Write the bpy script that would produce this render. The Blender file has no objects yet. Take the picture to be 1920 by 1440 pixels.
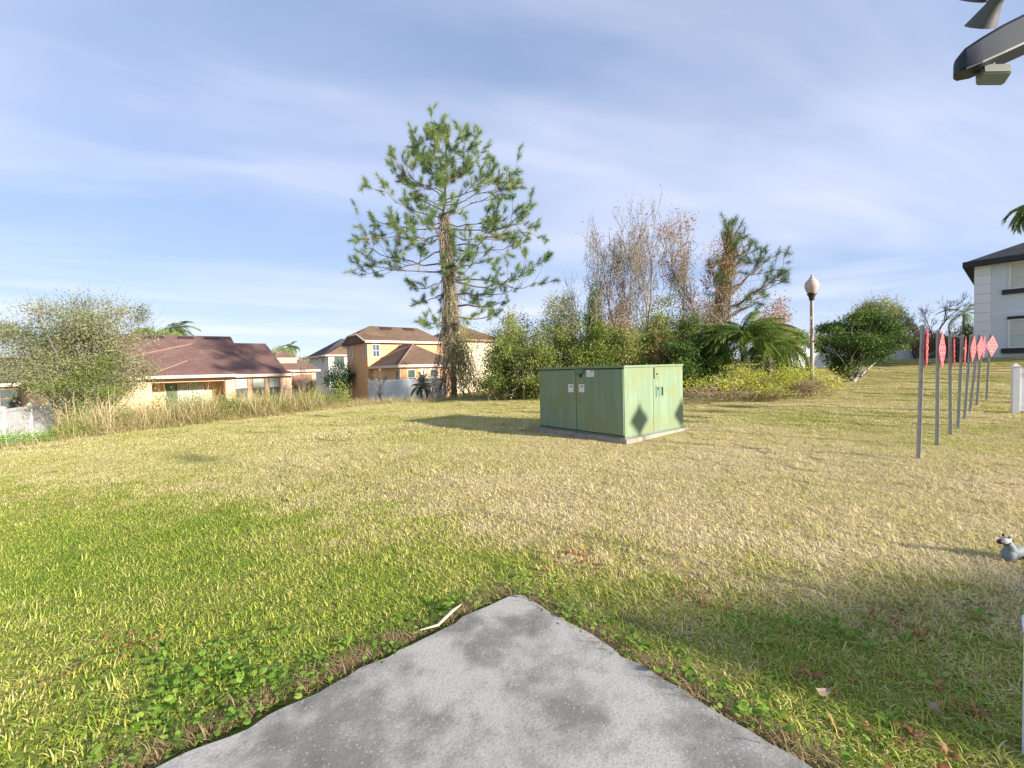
import bpy, bmesh, math, random
import numpy as np
from mathutils import Vector, Matrix
R_ = math.radians
rng = np.random.default_rng(11)
random.seed(5)
S = bpy.context.scene
COL = S.collection

# ------------------------------------------------------------------ camera
CAM_H = 1.5
FPX = 800.0                      # focal length in pixels of the 1920 wide frame
PITCH, ROLL = R_(2.04), R_(1.55)
fw = np.array([0, math.cos(PITCH), -math.sin(PITCH)])
r0 = np.array([1.0, 0, 0]); u0 = np.cross(r0, fw)
RT = math.cos(ROLL) * r0 - math.sin(ROLL) * u0
UP = math.cos(ROLL) * u0 + math.sin(ROLL) * r0
cd = bpy.data.cameras.new('camera'); cam = bpy.data.objects.new('camera', cd); COL.objects.link(cam)
cd.sensor_fit = 'HORIZONTAL'; cd.sensor_width = 36; cd.lens = 36 * FPX / 1920
cd.clip_start = 0.02; cd.clip_end = 3000
cam.matrix_world = Matrix(((RT[0], UP[0], -fw[0], 0), (RT[1], UP[1], -fw[1], 0), (RT[2], UP[2], -fw[2], CAM_H), (0, 0, 0, 1)))
S.camera = cam

def at(u, v, y):
    """world point at depth y seen at (u, v) of the photograph"""
    d = fw + RT * ((u - 960) / FPX) + UP * ((720 - v) / FPX)
    return np.array([0, 0, CAM_H]) + d * (y / d[1])

# ------------------------------------------------------------------ light
SUN_EL = R_(16.5)
SUN_AZ = math.atan2(0.815, -0.58)         # clockwise from +Y
sun_vec = Vector((math.sin(SUN_AZ) * math.cos(SUN_EL), math.cos(SUN_AZ) * math.cos(SUN_EL), math.sin(SUN_EL)))
sl = bpy.data.lights.new('sun', 'SUN'); sl.energy = 2.7; sl.angle = R_(2.0); sl.color = (1.0, 0.92, 0.80)
so = bpy.data.objects.new('sun', sl); COL.objects.link(so)
so.rotation_euler = sun_vec.to_track_quat('Z', 'Y').to_euler()
so.location = (20, -20, 20)

# ------------------------------------------------------------------ node helper
class NT:
    def __init__(s, tree): s.t = tree; s.t.nodes.clear()
    def n(s, typ, ins=None, **props):
        nd = s.t.nodes.new(typ)
        for k, v in props.items(): setattr(nd, k, v)
        if ins:
            for k, v in ins.items(): s.set(nd, k, v)
        return nd
    def set(s, nd, k, v):
        sk = nd.inputs[k]
        if isinstance(v, bpy.types.NodeSocket): s.t.links.new(v, sk)
        elif isinstance(v, bpy.types.Node): s.t.links.new(v.outputs[0], sk)
        else:
            if sk.type == 'RGBA' and len(v) == 3: v = (*v, 1)
            sk.default_value = v
    def math(s, op, a, b=0.0, clamp=False):
        nd = s.n('ShaderNodeMath', operation=op, use_clamp=clamp); s.set(nd, 0, a); s.set(nd, 1, b); return nd.outputs[0]
    def noise(s, vec, scale, detail=4.0, rough=0.55, out='Fac'):
        nd = s.n('ShaderNodeTexNoise', {'Scale': scale, 'Detail': detail, 'Roughness': rough})
        if vec is not None: s.set(nd, 'Vector', vec)
        return nd.outputs[out]
    def ramp(s, fac, stops, interp='LINEAR'):
        nd = s.n('ShaderNodeValToRGB'); cr = nd.color_ramp; cr.interpolation = interp
        while len(cr.elements) < len(stops): cr.elements.new(0.5)
        for e, (p, c) in zip(cr.elements, stops):
            e.position = p; e.color = (*c, 1) if not isinstance(c, (int, float)) else (c, c, c, 1)
        s.set(nd, 0, fac); return nd.outputs[0]
    def mix(s, f, a, b, blend='MIX'):
        nd = s.n('ShaderNodeMix', data_type='RGBA', blend_type=blend)
        s.set(nd, 0, f); s.set(nd, 6, a); s.set(nd, 7, b); return nd.outputs[2]
    def mapr(s, v, a, b, c=0.0, d=1.0, smooth=True):
        nd = s.n('ShaderNodeMapRange', interpolation_type='SMOOTHSTEP' if smooth else 'LINEAR')
        s.set(nd, 0, v); s.set(nd, 1, a); s.set(nd, 2, b); s.set(nd, 3, c); s.set(nd, 4, d); return nd.outputs[0]
    def vmul(s, v, m):
        nd = s.n('ShaderNodeVectorMath', operation='MULTIPLY'); s.set(nd, 0, v); nd.inputs[1].default_value = m; return nd.outputs[0]

# ------------------------------------------------------------------ world
W = bpy.data.worlds.new('World'); S.world = W; W.use_nodes = True
w = NT(W.node_tree)
sky = w.n('ShaderNodeTexSky', sky_type='NISHITA', sun_disc=False, sun_elevation=SUN_EL, sun_rotation=SUN_AZ,
          altitude=0, air_density=0.85, dust_density=0.0, ozone_density=3.0)
gen = w.n('ShaderNodeTexCoord').outputs['Generated']
sx = w.n('ShaderNodeSeparateXYZ', {0: gen})
zz = w.math('ADD', w.math('MAXIMUM', sx.outputs[2], 0.0), 0.16)
px = w.math('DIVIDE', sx.outputs[0], zz); py = w.math('DIVIDE', sx.outputs[1], zz)
cp = w.n('ShaderNodeCombineXYZ', {0: px, 1: py})
rot1 = w.n('ShaderNodeMapping', {'Vector': cp.outputs[0], 'Location': (1.7, 7.2, 0), 'Rotation': (0, 0, R_(-40)), 'Scale': (0.55, 1.0, 1)})
warp = w.noise(rot1.outputs[0], 0.9, 3, 0.5, 'Color')
wv = w.n('ShaderNodeVectorMath', operation='MULTIPLY_ADD'); w.set(wv, 0, warp); wv.inputs[1].default_value = (0.7, 0.7, 0); w.set(wv, 2, rot1.outputs[0])
n1 = w.noise(wv.outputs[0], 0.62, 4, 0.45)
n2 = w.noise(w.n('ShaderNodeMapping', {'Vector': wv.outputs[0], 'Scale': (0.8, 2.4, 1), 'Location': (4, 2, 0)}).outputs[0], 1.0, 6, 0.5)
m1 = w.mapr(n1, 0.42, 0.68); m2 = w.mapr(n2, 0.42, 0.70)
mask = w.math('ADD', w.math('ADD', w.math('MULTIPLY', m1, 0.50), w.math('MULTIPLY', m2, 0.27)), 0.08, True)
# thin stratus banks low over the horizon
hb = w.n('ShaderNodeMapping', {'Vector': gen, 'Scale': (1.6, 1.6, 22.0)})
n3 = w.noise(hb.outputs[0], 1.3, 5, 0.5)
low = w.math('MULTIPLY', w.mapr(n3, 0.40, 0.62, 0.35, 1.0), w.mapr(sx.outputs[2], 0.04, 0.26, 1.0, 0.0))
mask = w.math('MAXIMUM', mask, w.math('MULTIPLY', low, 0.85))
hs = w.n('ShaderNodeGamma', {'Color': sky.outputs[0], 'Gamma': 0.42})
hs = w.n('ShaderNodeMix', {0: 1.0, 6: hs.outputs[0], 7: (0.70, 0.775, 0.98, 1)}, data_type='RGBA', blend_type='MULTIPLY')
skyc = w.mix(w.math('MULTIPLY', mask, 0.9), hs.outputs[2], (2.05, 2.1, 2.5))
bg = w.n('ShaderNodeBackground', {'Color': skyc, 'Strength': 0.125})
wo = w.n('ShaderNodeOutputWorld', {'Surface': bg.outputs[0]})
S.view_settings.view_transform = 'Standard'; S.view_settings.look = 'None'
S.view_settings.exposure = 2.0; S.view_settings.gamma = 1.0
S.view_settings.use_curve_mapping = False
S.render.resolution_x = 1024; S.render.resolution_y = 768

# ------------------------------------------------------------------ object helpers
def tag(o, label=None, cat=None, group=None, kind=None):
    if label: o['label'] = label
    if cat: o['category'] = cat
    if group: o['group'] = group
    if kind: o['kind'] = kind
    return o

def empty(name, loc=(0, 0, 0), rz=0.0):
    o = bpy.data.objects.new(name, None); COL.objects.link(o)
    o.location = loc; o.rotation_euler = (0, 0, rz); o.empty_display_size = 0.2
    return o

def link_mesh(name, me, mat=None, parent=None):
    o = bpy.data.objects.new(name, me); COL.objects.link(o)
    if mat is not None: me.materials.clear(); me.materials.append(mat)
    if parent is not None: o.parent = parent
    return o

def np_mesh(name, V, Fq, attrs=None, smooth=False):
    """V (n,3); Fq (m,k) one face size"""
    V = np.asarray(V, np.float32); Fq = np.asarray(Fq, np.int32)
    me = bpy.data.meshes.new(name)
    m, k = Fq.shape
    me.vertices.add(len(V)); me.vertices.foreach_set('co', V.ravel())
    me.loops.add(m * k); me.loops.foreach_set('vertex_index', Fq.ravel())
    me.polygons.add(m)
    me.polygons.foreach_set('loop_start', np.arange(0, m * k, k, dtype=np.int32))
    me.polygons.foreach_set('loop_total', np.full(m, k, np.int32))
    if smooth: me.polygons.foreach_set('use_smooth', np.ones(m, bool))
    if attrs:
        for an, av in attrs.items():
            a = me.attributes.new(an, 'FLOAT', 'POINT'); a.data.foreach_set('value', np.asarray(av, np.float32))
    me.update(calc_edges=True); me.validate()
    return me

class MB:
    """small mesh collector for hand built things"""
    def __init__(s): s.v = []; s.f = []
    def add(s, vs, fs):
        o = len(s.v); s.v += [tuple(map(float, p)) for p in vs]; s.f += [[i + o for i in f] for f in fs]; return s
    def box(s, x0, x1, y0, y1, z0, z1):
        return s.add([(x0, y0, z0), (x1, y0, z0), (x1, y1, z0), (x0, y1, z0), (x0, y0, z1), (x1, y0, z1), (x1, y1, z1), (x0, y1, z1)],
                     [(0, 3, 2, 1), (4, 5, 6, 7), (0, 1, 5, 4), (1, 2, 6, 5), (2, 3, 7, 6), (3, 0, 4, 7)])
    def lathe(s, prof, n=20, axis=None, org=(0, 0, 0)):
        """prof list of (radius, height); axis direction"""
        q = Vector((0, 0, 1)).rotation_difference(Vector(axis)) if axis is not None else None
        vs = []
        for r, h in prof:
            for i in range(n):
                a = 2 * math.pi * i / n
                p = Vector((r * math.cos(a), r * math.sin(a), h))
                if q: p = q @ p
                vs.append(p + Vector(org))
        fs = [(j * n + i, j * n + (i + 1) % n, (j + 1) * n + (i + 1) % n, (j + 1) * n + i) for j in range(len(prof) - 1) for i in range(n)]
        if prof[0][0] > 1e-6: fs.append(tuple(range(n - 1, -1, -1)))
        if prof[-1][0] > 1e-6: fs.append(tuple((len(prof) - 1) * n + i for i in range(n)))
        return s.add(vs, fs)
    def tube(s, pts, rad, n=8):
        V, Fq = tubes([(np.array(pts, float), np.full(len(pts), rad) if np.isscalar(rad) else np.array(rad))], n)
        return s.add(V.tolist(), Fq.tolist())
    def build(s, name, mat, parent=None, smooth=False, bevel=0.0, loc=None):
        me = bpy.data.meshes.new(name); me.from_pydata(s.v, [], s.f); me.update()
        bm = bmesh.new(); bm.from_mesh(me); bmesh.ops.recalc_face_normals(bm, faces=bm.faces)
        if bevel: bmesh.ops.bevel(bm, geom=bm.edges[:], offset=bevel, segments=2, affect='EDGES', clamp_overlap=True)
        if smooth:
            for f in bm.faces: f.smooth = True
        bm.to_mesh(me); bm.free()
        if smooth: me.set_sharp_from_angle(angle=R_(38))
        o = link_mesh(name, me, mat, parent)
        if loc is not None: o.location = loc
        return o

def tubes(lines, n=4):
    """lines: list of (pts (K,3), radii (K,)) -> verts, quads"""
    Vs, Fs = [], []; off = 0
    ang = np.arange(n) * 2 * math.pi / n
    ca, sa = np.cos(ang), np.sin(ang)
    for P, rad in lines:
        P = np.asarray(P, float); K = len(P)
        T = np.gradient(P, axis=0); T /= (np.linalg.norm(T, axis=1, keepdims=True) + 1e-9)
        ref = np.where(np.abs(T[:, 2:3]) > 0.9, np.array([[1.0, 0, 0]]), np.array([[0, 0, 1.0]]))
        A = np.cross(T, ref); A /= (np.linalg.norm(A, axis=1, keepdims=True) + 1e-9); Bn = np.cross(T, A)
        ring = P[:, None, :] + np.asarray(rad)[:, None, None] * (ca[None, :, None] * A[:, None, :] + sa[None, :, None] * Bn[:, None, :])
        Vs.append(ring.reshape(-1, 3))
        j = np.arange(K - 1)[:, None] * n; i = np.arange(n)[None, :]; i2 = (i + 1) % n
        Fs.append(np.stack([j + i, j + i2, j + n + i2, j + n + i], -1).reshape(-1, 4) + off)
        off += K * n
    return np.concatenate(Vs), np.concatenate(Fs)

def tube_obj(name, lines, mat, parent=None, n=5, smooth=True):
    V, Fq = tubes(lines, n)
    return link_mesh(name, np_mesh(name, V, Fq, None, smooth), mat, parent)

# ------------------------------------------------------------------ materials
def mat(name, color, rough=0.7, spec=0.3, metal=0.0, noise=0.0, nscale=6.0, bump=0.0, bscale=60.0, coord='Object', dark=0.6):
    m = bpy.data.materials.new(name); m.use_nodes = True; t = NT(m.node_tree)
    c = color
    co = t.n('ShaderNodeTexCoord').outputs[coord]
    if noise:
        nn = t.noise(co, nscale, 5, 0.6)
        c = t.mix(t.math('MULTIPLY', t.mapr(nn, 0.35, 0.7), noise), color, tuple(x * dark for x in color))
    b = t.n('ShaderNodeBsdfPrincipled', {'Roughness': rough, 'Metallic': metal, 'Specular IOR Level': spec, 'Base Color': c if not isinstance(c, tuple) else (*c, 1)})
    if bump:
        bp = t.n('ShaderNodeBump', {'Strength': bump, 'Distance': 0.02, 'Height': t.noise(co, bscale, 4, 0.6)})
        t.set(b, 'Normal', bp.outputs[0])
    t.n('ShaderNodeOutputMaterial', {'Surface': b.outputs[0]})
    return m

def leaf_mat(name, cols, trans=0.36, rough=0.6, patch=0.35, pscale=0.9):
    m = bpy.data.materials.new(name); m.use_nodes = True; t = NT(m.node_tree)
    at_ = t.n('ShaderNodeAttribute', attribute_name='rnd').outputs['Fac']
    pos = t.n('ShaderNodeNewGeometry').outputs['Position']
    f = t.math('ADD', at_, t.math('MULTIPLY', t.math('SUBTRACT', t.noise(pos, pscale, 3), 0.5), patch * 2), True)
    k = len(cols) - 1
    c = t.ramp(f, [(i / k, col) for i, col in enumerate(cols)])
    d = t.n('ShaderNodeBsdfPrincipled', {'Base Color': c, 'Roughness': rough, 'Specular IOR Level': 0.25})
    tr = t.n('ShaderNodeBsdfTranslucent', {'Color': c})
    mx = t.n('ShaderNodeMixShader', {0: trans, 1: d.outputs[0], 2: tr.outputs[0]})
    t.n('ShaderNodeOutputMaterial', {'Surface': mx.outputs[0]})
    return m

def shingle_mat(name, c1, c2):
    m = bpy.data.materials.new(name); m.use_nodes = True; t = NT(m.node_tree)
    co = t.n('ShaderNodeTexCoord').outputs['Object']
    sp = t.n('ShaderNodeSeparateXYZ', {0: co})
    hor = t.math('ADD', sp.outputs[0], t.math('MULTIPLY', sp.outputs[1], 0.83))
    uv = t.n('ShaderNodeCombineXYZ', {0: hor, 1: t.math('MULTIPLY', sp.outputs[2], 2.4)})
    br = t.n('ShaderNodeTexBrick', {'Vector': uv.outputs[0], 'Scale': 3.2, 'Mortar Size': 0.012, 'Color1': c1, 'Color2': c2, 'Mortar': tuple(x * 0.45 for x in c1), 'Brick Width': 0.7, 'Row Height': 0.5})
    c = t.mix(t.math('MULTIPLY', t.noise(co, 9.0, 5, 0.7), 0.5), br.outputs['Color'], tuple(x * 0.6 for x in c2))
    c = t.mix(t.math('MULTIPLY', t.mapr(t.noise(co, 0.6, 3), 0.4, 0.7), 0.25), c, tuple(x * 1.35 for x in c1))
    b = t.n('ShaderNodeBsdfPrincipled', {'Base Color': c, 'Roughness': 0.9, 'Specular IOR Level': 0.15})
    bp = t.n('ShaderNodeBump', {'Strength': 0.5, 'Distance': 0.02, 'Height': br.outputs['Fac']}); bp.invert = True
    t.set(b, 'Normal', bp.outputs[0])
    t.n('ShaderNodeOutputMaterial', {'Surface': b.outputs[0]})
    return m

def glass_mat(name, col):
    m = bpy.data.materials.new(name); m.use_nodes = True; t = NT(m.node_tree)
    co = t.n('ShaderNodeTexCoord').outputs['Object']
    c = t.mix(t.noise(co, 1.2, 2), col, tuple(x * 0.5 for x in col))
    b = t.n('ShaderNodeBsdfPrincipled', {'Base Color': c, 'Roughness': 0.06, 'Specular IOR Level': 0.7})
    t.n('ShaderNodeOutputMaterial', {'Surface': b.outputs[0]})
    return m

def grass_nodes(t, ground=False):
    """dry / green pattern of the lawn, shared by the soil sheet and by the blades"""
    pos = t.n('ShaderNodeNewGeometry').outputs['Position']
    s3 = t.n('ShaderNodeSeparateXYZ', {0: pos}); x, y = s3.outputs[0], s3.outputs[1]
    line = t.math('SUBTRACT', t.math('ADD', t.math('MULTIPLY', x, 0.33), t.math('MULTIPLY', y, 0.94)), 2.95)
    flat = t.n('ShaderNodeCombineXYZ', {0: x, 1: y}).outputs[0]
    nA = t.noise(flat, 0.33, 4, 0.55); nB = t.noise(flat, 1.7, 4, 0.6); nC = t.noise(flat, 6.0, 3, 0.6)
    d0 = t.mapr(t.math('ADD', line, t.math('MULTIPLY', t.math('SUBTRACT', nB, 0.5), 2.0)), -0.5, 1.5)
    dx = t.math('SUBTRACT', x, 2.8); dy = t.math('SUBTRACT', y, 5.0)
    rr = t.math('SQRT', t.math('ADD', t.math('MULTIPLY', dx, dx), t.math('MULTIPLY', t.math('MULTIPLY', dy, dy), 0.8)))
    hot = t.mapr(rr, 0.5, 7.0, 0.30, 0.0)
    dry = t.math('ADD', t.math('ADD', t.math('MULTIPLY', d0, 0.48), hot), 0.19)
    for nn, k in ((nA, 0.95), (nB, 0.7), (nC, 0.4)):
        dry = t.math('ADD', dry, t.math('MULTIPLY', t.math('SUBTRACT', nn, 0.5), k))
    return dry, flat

def grass_mat(name, ground=False):
    m = bpy.data.materials.new(name); m.use_nodes = True; t = NT(m.node_tree)
    dry, flat = grass_nodes(t)
    if ground:
        f = t.math('ADD', dry, t.math('MULTIPLY', t.math('SUBTRACT', t.noise(flat, 45, 4, 0.7), 0.5), 1.0), True)
        c = t.ramp(f, [(0.0, (0.16, 0.24, 0.03)), (0.35, (0.26, 0.28, 0.06)), (0.6, (0.32, 0.26, 0.10)), (1.0, (0.46, 0.37, 0.19))])
        b = t.n('ShaderNodeBsdfPrincipled', {'Base Color': c, 'Roughness': 0.95, 'Specular IOR Level': 0.1})
        bp = t.n('ShaderNodeBump', {'Strength': 0.8, 'Distance': 0.04, 'Height': t.noise(flat, 30, 5, 0.7)}); t.set(b, 'Normal', bp.outputs[0])
        t.n('ShaderNodeOutputMaterial', {'Surface': b.outputs[0]})
        return m
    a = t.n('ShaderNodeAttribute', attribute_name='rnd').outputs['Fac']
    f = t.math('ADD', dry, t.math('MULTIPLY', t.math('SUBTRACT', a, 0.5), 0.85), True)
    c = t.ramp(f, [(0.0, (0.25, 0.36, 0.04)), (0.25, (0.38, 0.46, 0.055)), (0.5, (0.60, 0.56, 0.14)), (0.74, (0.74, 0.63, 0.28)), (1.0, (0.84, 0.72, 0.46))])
    d = t.n('ShaderNodeBsdfPrincipled', {'Base Color': c, 'Roughness': 0.55, 'Specular IOR Level': 0.3})
    tr = t.n('ShaderNodeBsdfTranslucent', {'Color': c})
    mx = t.n('ShaderNodeMixShader', {0: 0.3, 1: d.outputs[0], 2: tr.outputs[0]})
    t.n('ShaderNodeOutputMaterial', {'Surface': mx.outputs[0]})
    return m

def concrete_mat(name):
    m = bpy.data.materials.new(name); m.use_nodes = True; t = NT(m.node_tree)
    co = t.n('ShaderNodeTexCoord').outputs['Object']
    big = t.mapr(t.noise(co, 1.6, 9, 0.6), 0.44, 0.60)
    c = t.mix(big, (0.44, 0.42, 0.375), (0.21, 0.20, 0.178))
    med = t.mapr(t.noise(co, 5.5, 5, 0.65), 0.5, 0.72)
    c = t.mix(t.math('MULTIPLY', med, 0.5), c, (0.11, 0.105, 0.095))
    fine = t.noise(co, 95, 4, 0.75)
    c = t.mix(t.mapr(fine, 0.48, 0.70, 0, 0.5), c, (0.075, 0.075, 0.07))
    vo = t.n('ShaderNodeTexVoronoi', {'Vector': co, 'Scale': 55.0})
    spk = t.math('MULTIPLY', t.mapr(vo.outputs['Distance'], 0.16, 0.34, 1.0, 0.0), t.mapr(t.n('ShaderNodeSeparateColor', {0: vo.outputs['Color']}).outputs[0], 0.55, 0.62))
    c = t.mix(t.math('MULTIPLY', spk, 0.5), c, (0.50, 0.49, 0.46))
    b = t.n('ShaderNodeBsdfPrincipled', {'Base Color': c, 'Roughness': 0.88, 'Specular IOR Level': 0.25})
    bp = t.n('ShaderNodeBump', {'Strength': 0.32, 'Distance': 0.005, 'Height': t.math('ADD', fine, t.math('MULTIPLY', vo.outputs['Distance'], 0.4))}); t.set(b, 'Normal', bp.outputs[0])
    t.n('ShaderNodeOutputMaterial', {'Surface': b.outputs[0]})
    return m

def cabinet_mat(name, c1, c2, c3, axis_scale):
    """faded green paint with vertical run marks"""
    m = bpy.data.materials.new(name); m.use_nodes = True; t = NT(m.node_tree)
    co = t.n('ShaderNodeTexCoord').outputs['Object']
    st = t.noise(t.vmul(co, axis_scale), 1.0, 5, 0.6)
    bl = t.noise(co, 1.9, 5, 0.6)
    c = t.mix(t.mapr(st, 0.35, 0.7), c1, c2)
    c = t.mix(t.math('MULTIPLY', t.mapr(bl, 0.44, 0.66), 0.85), c, c3)
    c = t.mix(t.math('MULTIPLY', t.mapr(t.noise(co, 26, 5, 0.7), 0.58, 0.75), 0.25), c, (0.10, 0.14, 0.09))
    zc = t.n('ShaderNodeSeparateXYZ', {0: co}).outputs[2]
    sp = t.math('MULTIPLY', t.mapr(zc, 0.08, 0.42, 1.0, 0.0), t.mapr(t.noise(co, 7, 5, 0.7), 0.45, 0.65))
    c = t.mix(t.math('MULTIPLY', sp, 0.55), c, (0.24, 0.21, 0.12))
    b = t.n('ShaderNodeBsdfPrincipled', {'Base Color': c, 'Roughness': 0.55, 'Specular IOR Level': 0.35})
    bp = t.n('ShaderNodeBump', {'Strength': 0.08, 'Distance': 0.01, 'Height': t.noise(co, 3, 3)}); t.set(b, 'Normal', bp.outputs[0])
    t.n('ShaderNodeOutputMaterial', {'Surface': b.outputs[0]})
    return m

M = {}
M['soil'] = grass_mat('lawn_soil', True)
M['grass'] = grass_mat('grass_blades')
M['concrete'] = concrete_mat('weathered_concrete')
M['pad'] = mat('pad_concrete', (0.36, 0.31, 0.26), 0.9, 0.2, noise=0.7, nscale=5, bump=0.4)
M['cab'] = cabinet_mat('cabinet_green', (0.165, 0.235, 0.145), (0.21, 0.28, 0.175), (0.19, 0.225, 0.105), (9, 9, 0.7))
M['cab_dark'] = mat('cabinet_trim', (0.13, 0.22, 0.145), 0.6, noise=0.4)
M['seam'] = mat('dark_gap', (0.02, 0.03, 0.02), 0.9)
M['label'] = mat('sticker_white', (0.75, 0.74, 0.70), 0.6, noise=0.3, nscale=30)
M['black'] = mat('black_ink', (0.03, 0.03, 0.03), 0.6)
M['redink'] = mat('red_ink', (0.45, 0.08, 0.04), 0.6)
M['galv'] = mat('galvanised_steel', (0.40, 0.39, 0.37), 0.6, 0.4, 0.1, noise=0.6, nscale=14)
M['sign'] = mat('sign_red', (0.80, 0.15, 0.16), 0.45, 0.4, noise=0.3, nscale=6)
M['reflector'] = mat('reflector_red', (0.68, 0.10, 0.11), 0.25, 0.6)
M['white'] = mat('white_vinyl', (0.74, 0.75, 0.76), 0.5, 0.4, noise=0.35, nscale=3, dark=0.8)
M['white_old'] = mat('weathered_vinyl', (0.72, 0.72, 0.74), 0.6, 0.3, noise=0.6, nscale=4, dark=0.7)
M['bark'] = mat('pine_bark', (0.25, 0.185, 0.145), 0.95, 0.1, noise=0.8, nscale=9, bump=0.8, bscale=25)
M['bark_grey'] = mat('grey_bark', (0.27, 0.225, 0.19), 0.95, 0.1, noise=0.7, nscale=9)
M['bark_pale'] = mat('pale_bark', (0.42, 0.38, 0.33), 0.95, 0.1, noise=0.6, nscale=6)
M['vine'] = mat('dead_vine', (0.40, 0.335, 0.25), 0.95, 0.1, noise=0.8, nscale=1.2, dark=0.45)
M['twig'] = mat('twig', (0.34, 0.27, 0.21), 0.95, 0.1, noise=0.5, nscale=2)
M['needle'] = leaf_mat('pine_needles', [(0.07, 0.135, 0.055), (0.12, 0.20, 0.07), (0.21, 0.29, 0.085), (0.34, 0.40, 0.11)], 0.25)
M['needle_dark'] = leaf_mat('dark_pine_needles', [(0.035, 0.075, 0.03), (0.06, 0.115, 0.04), (0.11, 0.17, 0.05), (0.20, 0.25, 0.07)], 0.25)
M['olive'] = leaf_mat('olive_leaves', [(0.119, 0.17, 0.043), (0.204, 0.272, 0.06), (0.34, 0.357, 0.102), (0.51, 0.442, 0.153)])
M['green'] = leaf_mat('green_leaves', [(0.06, 0.09, 0.02), (0.13, 0.19, 0.035), (0.22, 0.28, 0.055), (0.34, 0.36, 0.10)])
M['dark'] = leaf_mat('dark_green_leaves', [(0.022, 0.045, 0.015), (0.05, 0.10, 0.022), (0.10, 0.17, 0.032), (0.20, 0.27, 0.06)])
M['greygreen'] = leaf_mat('grey_green_leaves', [(0.149, 0.176, 0.081), (0.23, 0.257, 0.115), (0.338, 0.338, 0.162), (0.459, 0.419, 0.23)])
M['yellow'] = leaf_mat('yellow_green_leaves', [(0.20, 0.25, 0.03), (0.42, 0.46, 0.05), (0.62, 0.60, 0.10), (0.72, 0.66, 0.18)])
M['rust'] = leaf_mat('rusty_leaves', [(0.243, 0.115, 0.054), (0.432, 0.203, 0.095), (0.567, 0.324, 0.149), (0.405, 0.378, 0.121)])
M['redleaf'] = leaf_mat('red_leaves', [(0.39, 0.078, 0.052), (0.546, 0.169, 0.104), (0.468, 0.325, 0.13), (0.286, 0.286, 0.091)])
M['brownmat'] = leaf_mat('dead_leaves', [(0.168, 0.105, 0.063), (0.28, 0.182, 0.112), (0.42, 0.294, 0.168), (0.532, 0.406, 0.224)])
M['straw'] = leaf_mat('tall_dry_grass', [(0.20, 0.23, 0.06), (0.40, 0.35, 0.13), (0.58, 0.45, 0.24), (0.70, 0.57, 0.36)], 0.3, patch=0.45, pscale=0.5)
M['palm'] = leaf_mat('palm_fronds', [(0.05, 0.10, 0.018), (0.10, 0.17, 0.028), (0.18, 0.26, 0.045), (0.33, 0.37, 0.10)])
M['darkround'] = leaf_mat('cypress_green', [(0.011, 0.031, 0.021), (0.021, 0.056, 0.031), (0.042, 0.084, 0.042), (0.07, 0.112, 0.056)], 0.15)
M['weed'] = leaf_mat('broadleaf', [(0.10, 0.20, 0.02), (0.17, 0.31, 0.035), (0.26, 0.42, 0.06), (0.40, 0.50, 0.11)], 0.35)
M['shingle'] = shingle_mat('brown_shingles', (0.225, 0.135, 0.115), (0.15, 0.088, 0.076))
M['shingle_tan'] = shingle_mat('tan_shingles', (0.20, 0.13, 0.09), (0.13, 0.085, 0.06))
M['shingle_grey'] = shingle_mat('grey_shingles', (0.075, 0.075, 0.08), (0.05, 0.05, 0.055))
M['ridge'] = mat('ridge_tile', (0.30, 0.18, 0.14), 0.9, noise=0.4)
M['stucco'] = mat('peach_stucco', (0.66, 0.455, 0.30), 0.9, 0.15, noise=0.35, nscale=1.4, bump=0.25, bscale=80, dark=0.8)
M['stucco_or'] = mat('orange_stucco', (0.72, 0.41, 0.20), 0.9, 0.15, noise=0.3, nscale=1.0, bump=0.25, bscale=80, dark=0.82)
M['stucco_tan'] = mat('tan_stucco', (0.60, 0.45, 0.26), 0.9, 0.15, noise=0.3, nscale=1.0, dark=0.8)
M['stucco_cream'] = mat('cream_stucco', (0.66, 0.57, 0.40), 0.9, 0.15, noise=0.3, nscale=1.0, dark=0.85)
M['stucco_white'] = mat('white_stucco', (0.68, 0.67, 0.62), 0.9, 0.15, noise=0.3, nscale=1.0, dark=0.85)
M['stucco_grey'] = mat('pale_grey_stucco', (0.60, 0.64, 0.68), 0.9, 0.15, noise=0.25, nscale=1.2, bump=0.2, bscale=90, dark=0.88)
M['quoin'] = mat('quoin_white', (0.74, 0.75, 0.76), 0.85, 0.2, noise=0.2, nscale=2, dark=0.9)
M['fascia'] = mat('cream_fascia', (0.72, 0.56, 0.44), 0.6, 0.3, noise=0.2)
M['trim_dark'] = mat('black_trim', (0.018, 0.018, 0.024), 0.5, 0.4, noise=0.2)
M['blind'] = mat('pale_blind', (0.52, 0.56, 0.50), 0.7, noise=0.3, nscale=2)
M['frame'] = mat('window_frame_white', (0.68, 0.68, 0.66), 0.5)
M['frame_brown'] = mat('window_frame_brown', (0.30, 0.19, 0.12), 0.6)
M['glass'] = glass_mat('window_glass', (0.10, 0.12, 0.13))
M['glass_green'] = glass_mat('greenish_glass', (0.12, 0.17, 0.13))
M['door_red'] = mat('garage_door_brown', (0.28, 0.11, 0.075), 0.6, noise=0.4)
M['vent'] = mat('vent_dark', (0.05, 0.03, 0.028), 0.7)
M['lampblack'] = mat('lamp_black', (0.02, 0.02, 0.022), 0.45, 0.4)
M['lamppole'] = mat('lamp_pole', (0.33, 0.28, 0.24), 0.55, 0.4, noise=0.6, nscale=5)
M['globe'] = mat('acorn_globe', (0.50, 0.40, 0.37), 0.22, 0.5, noise=0.2, nscale=3)
M['flood'] = mat('flood_grey_shaded', (0.035, 0.042, 0.058), 0.7, 0.2, noise=0.15)  # hood grey darkened, the shade of a house is put into the colour
M['flood_dark'] = mat('flood_underside', (0.015, 0.02, 0.032), 0.5, 0.4)
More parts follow.
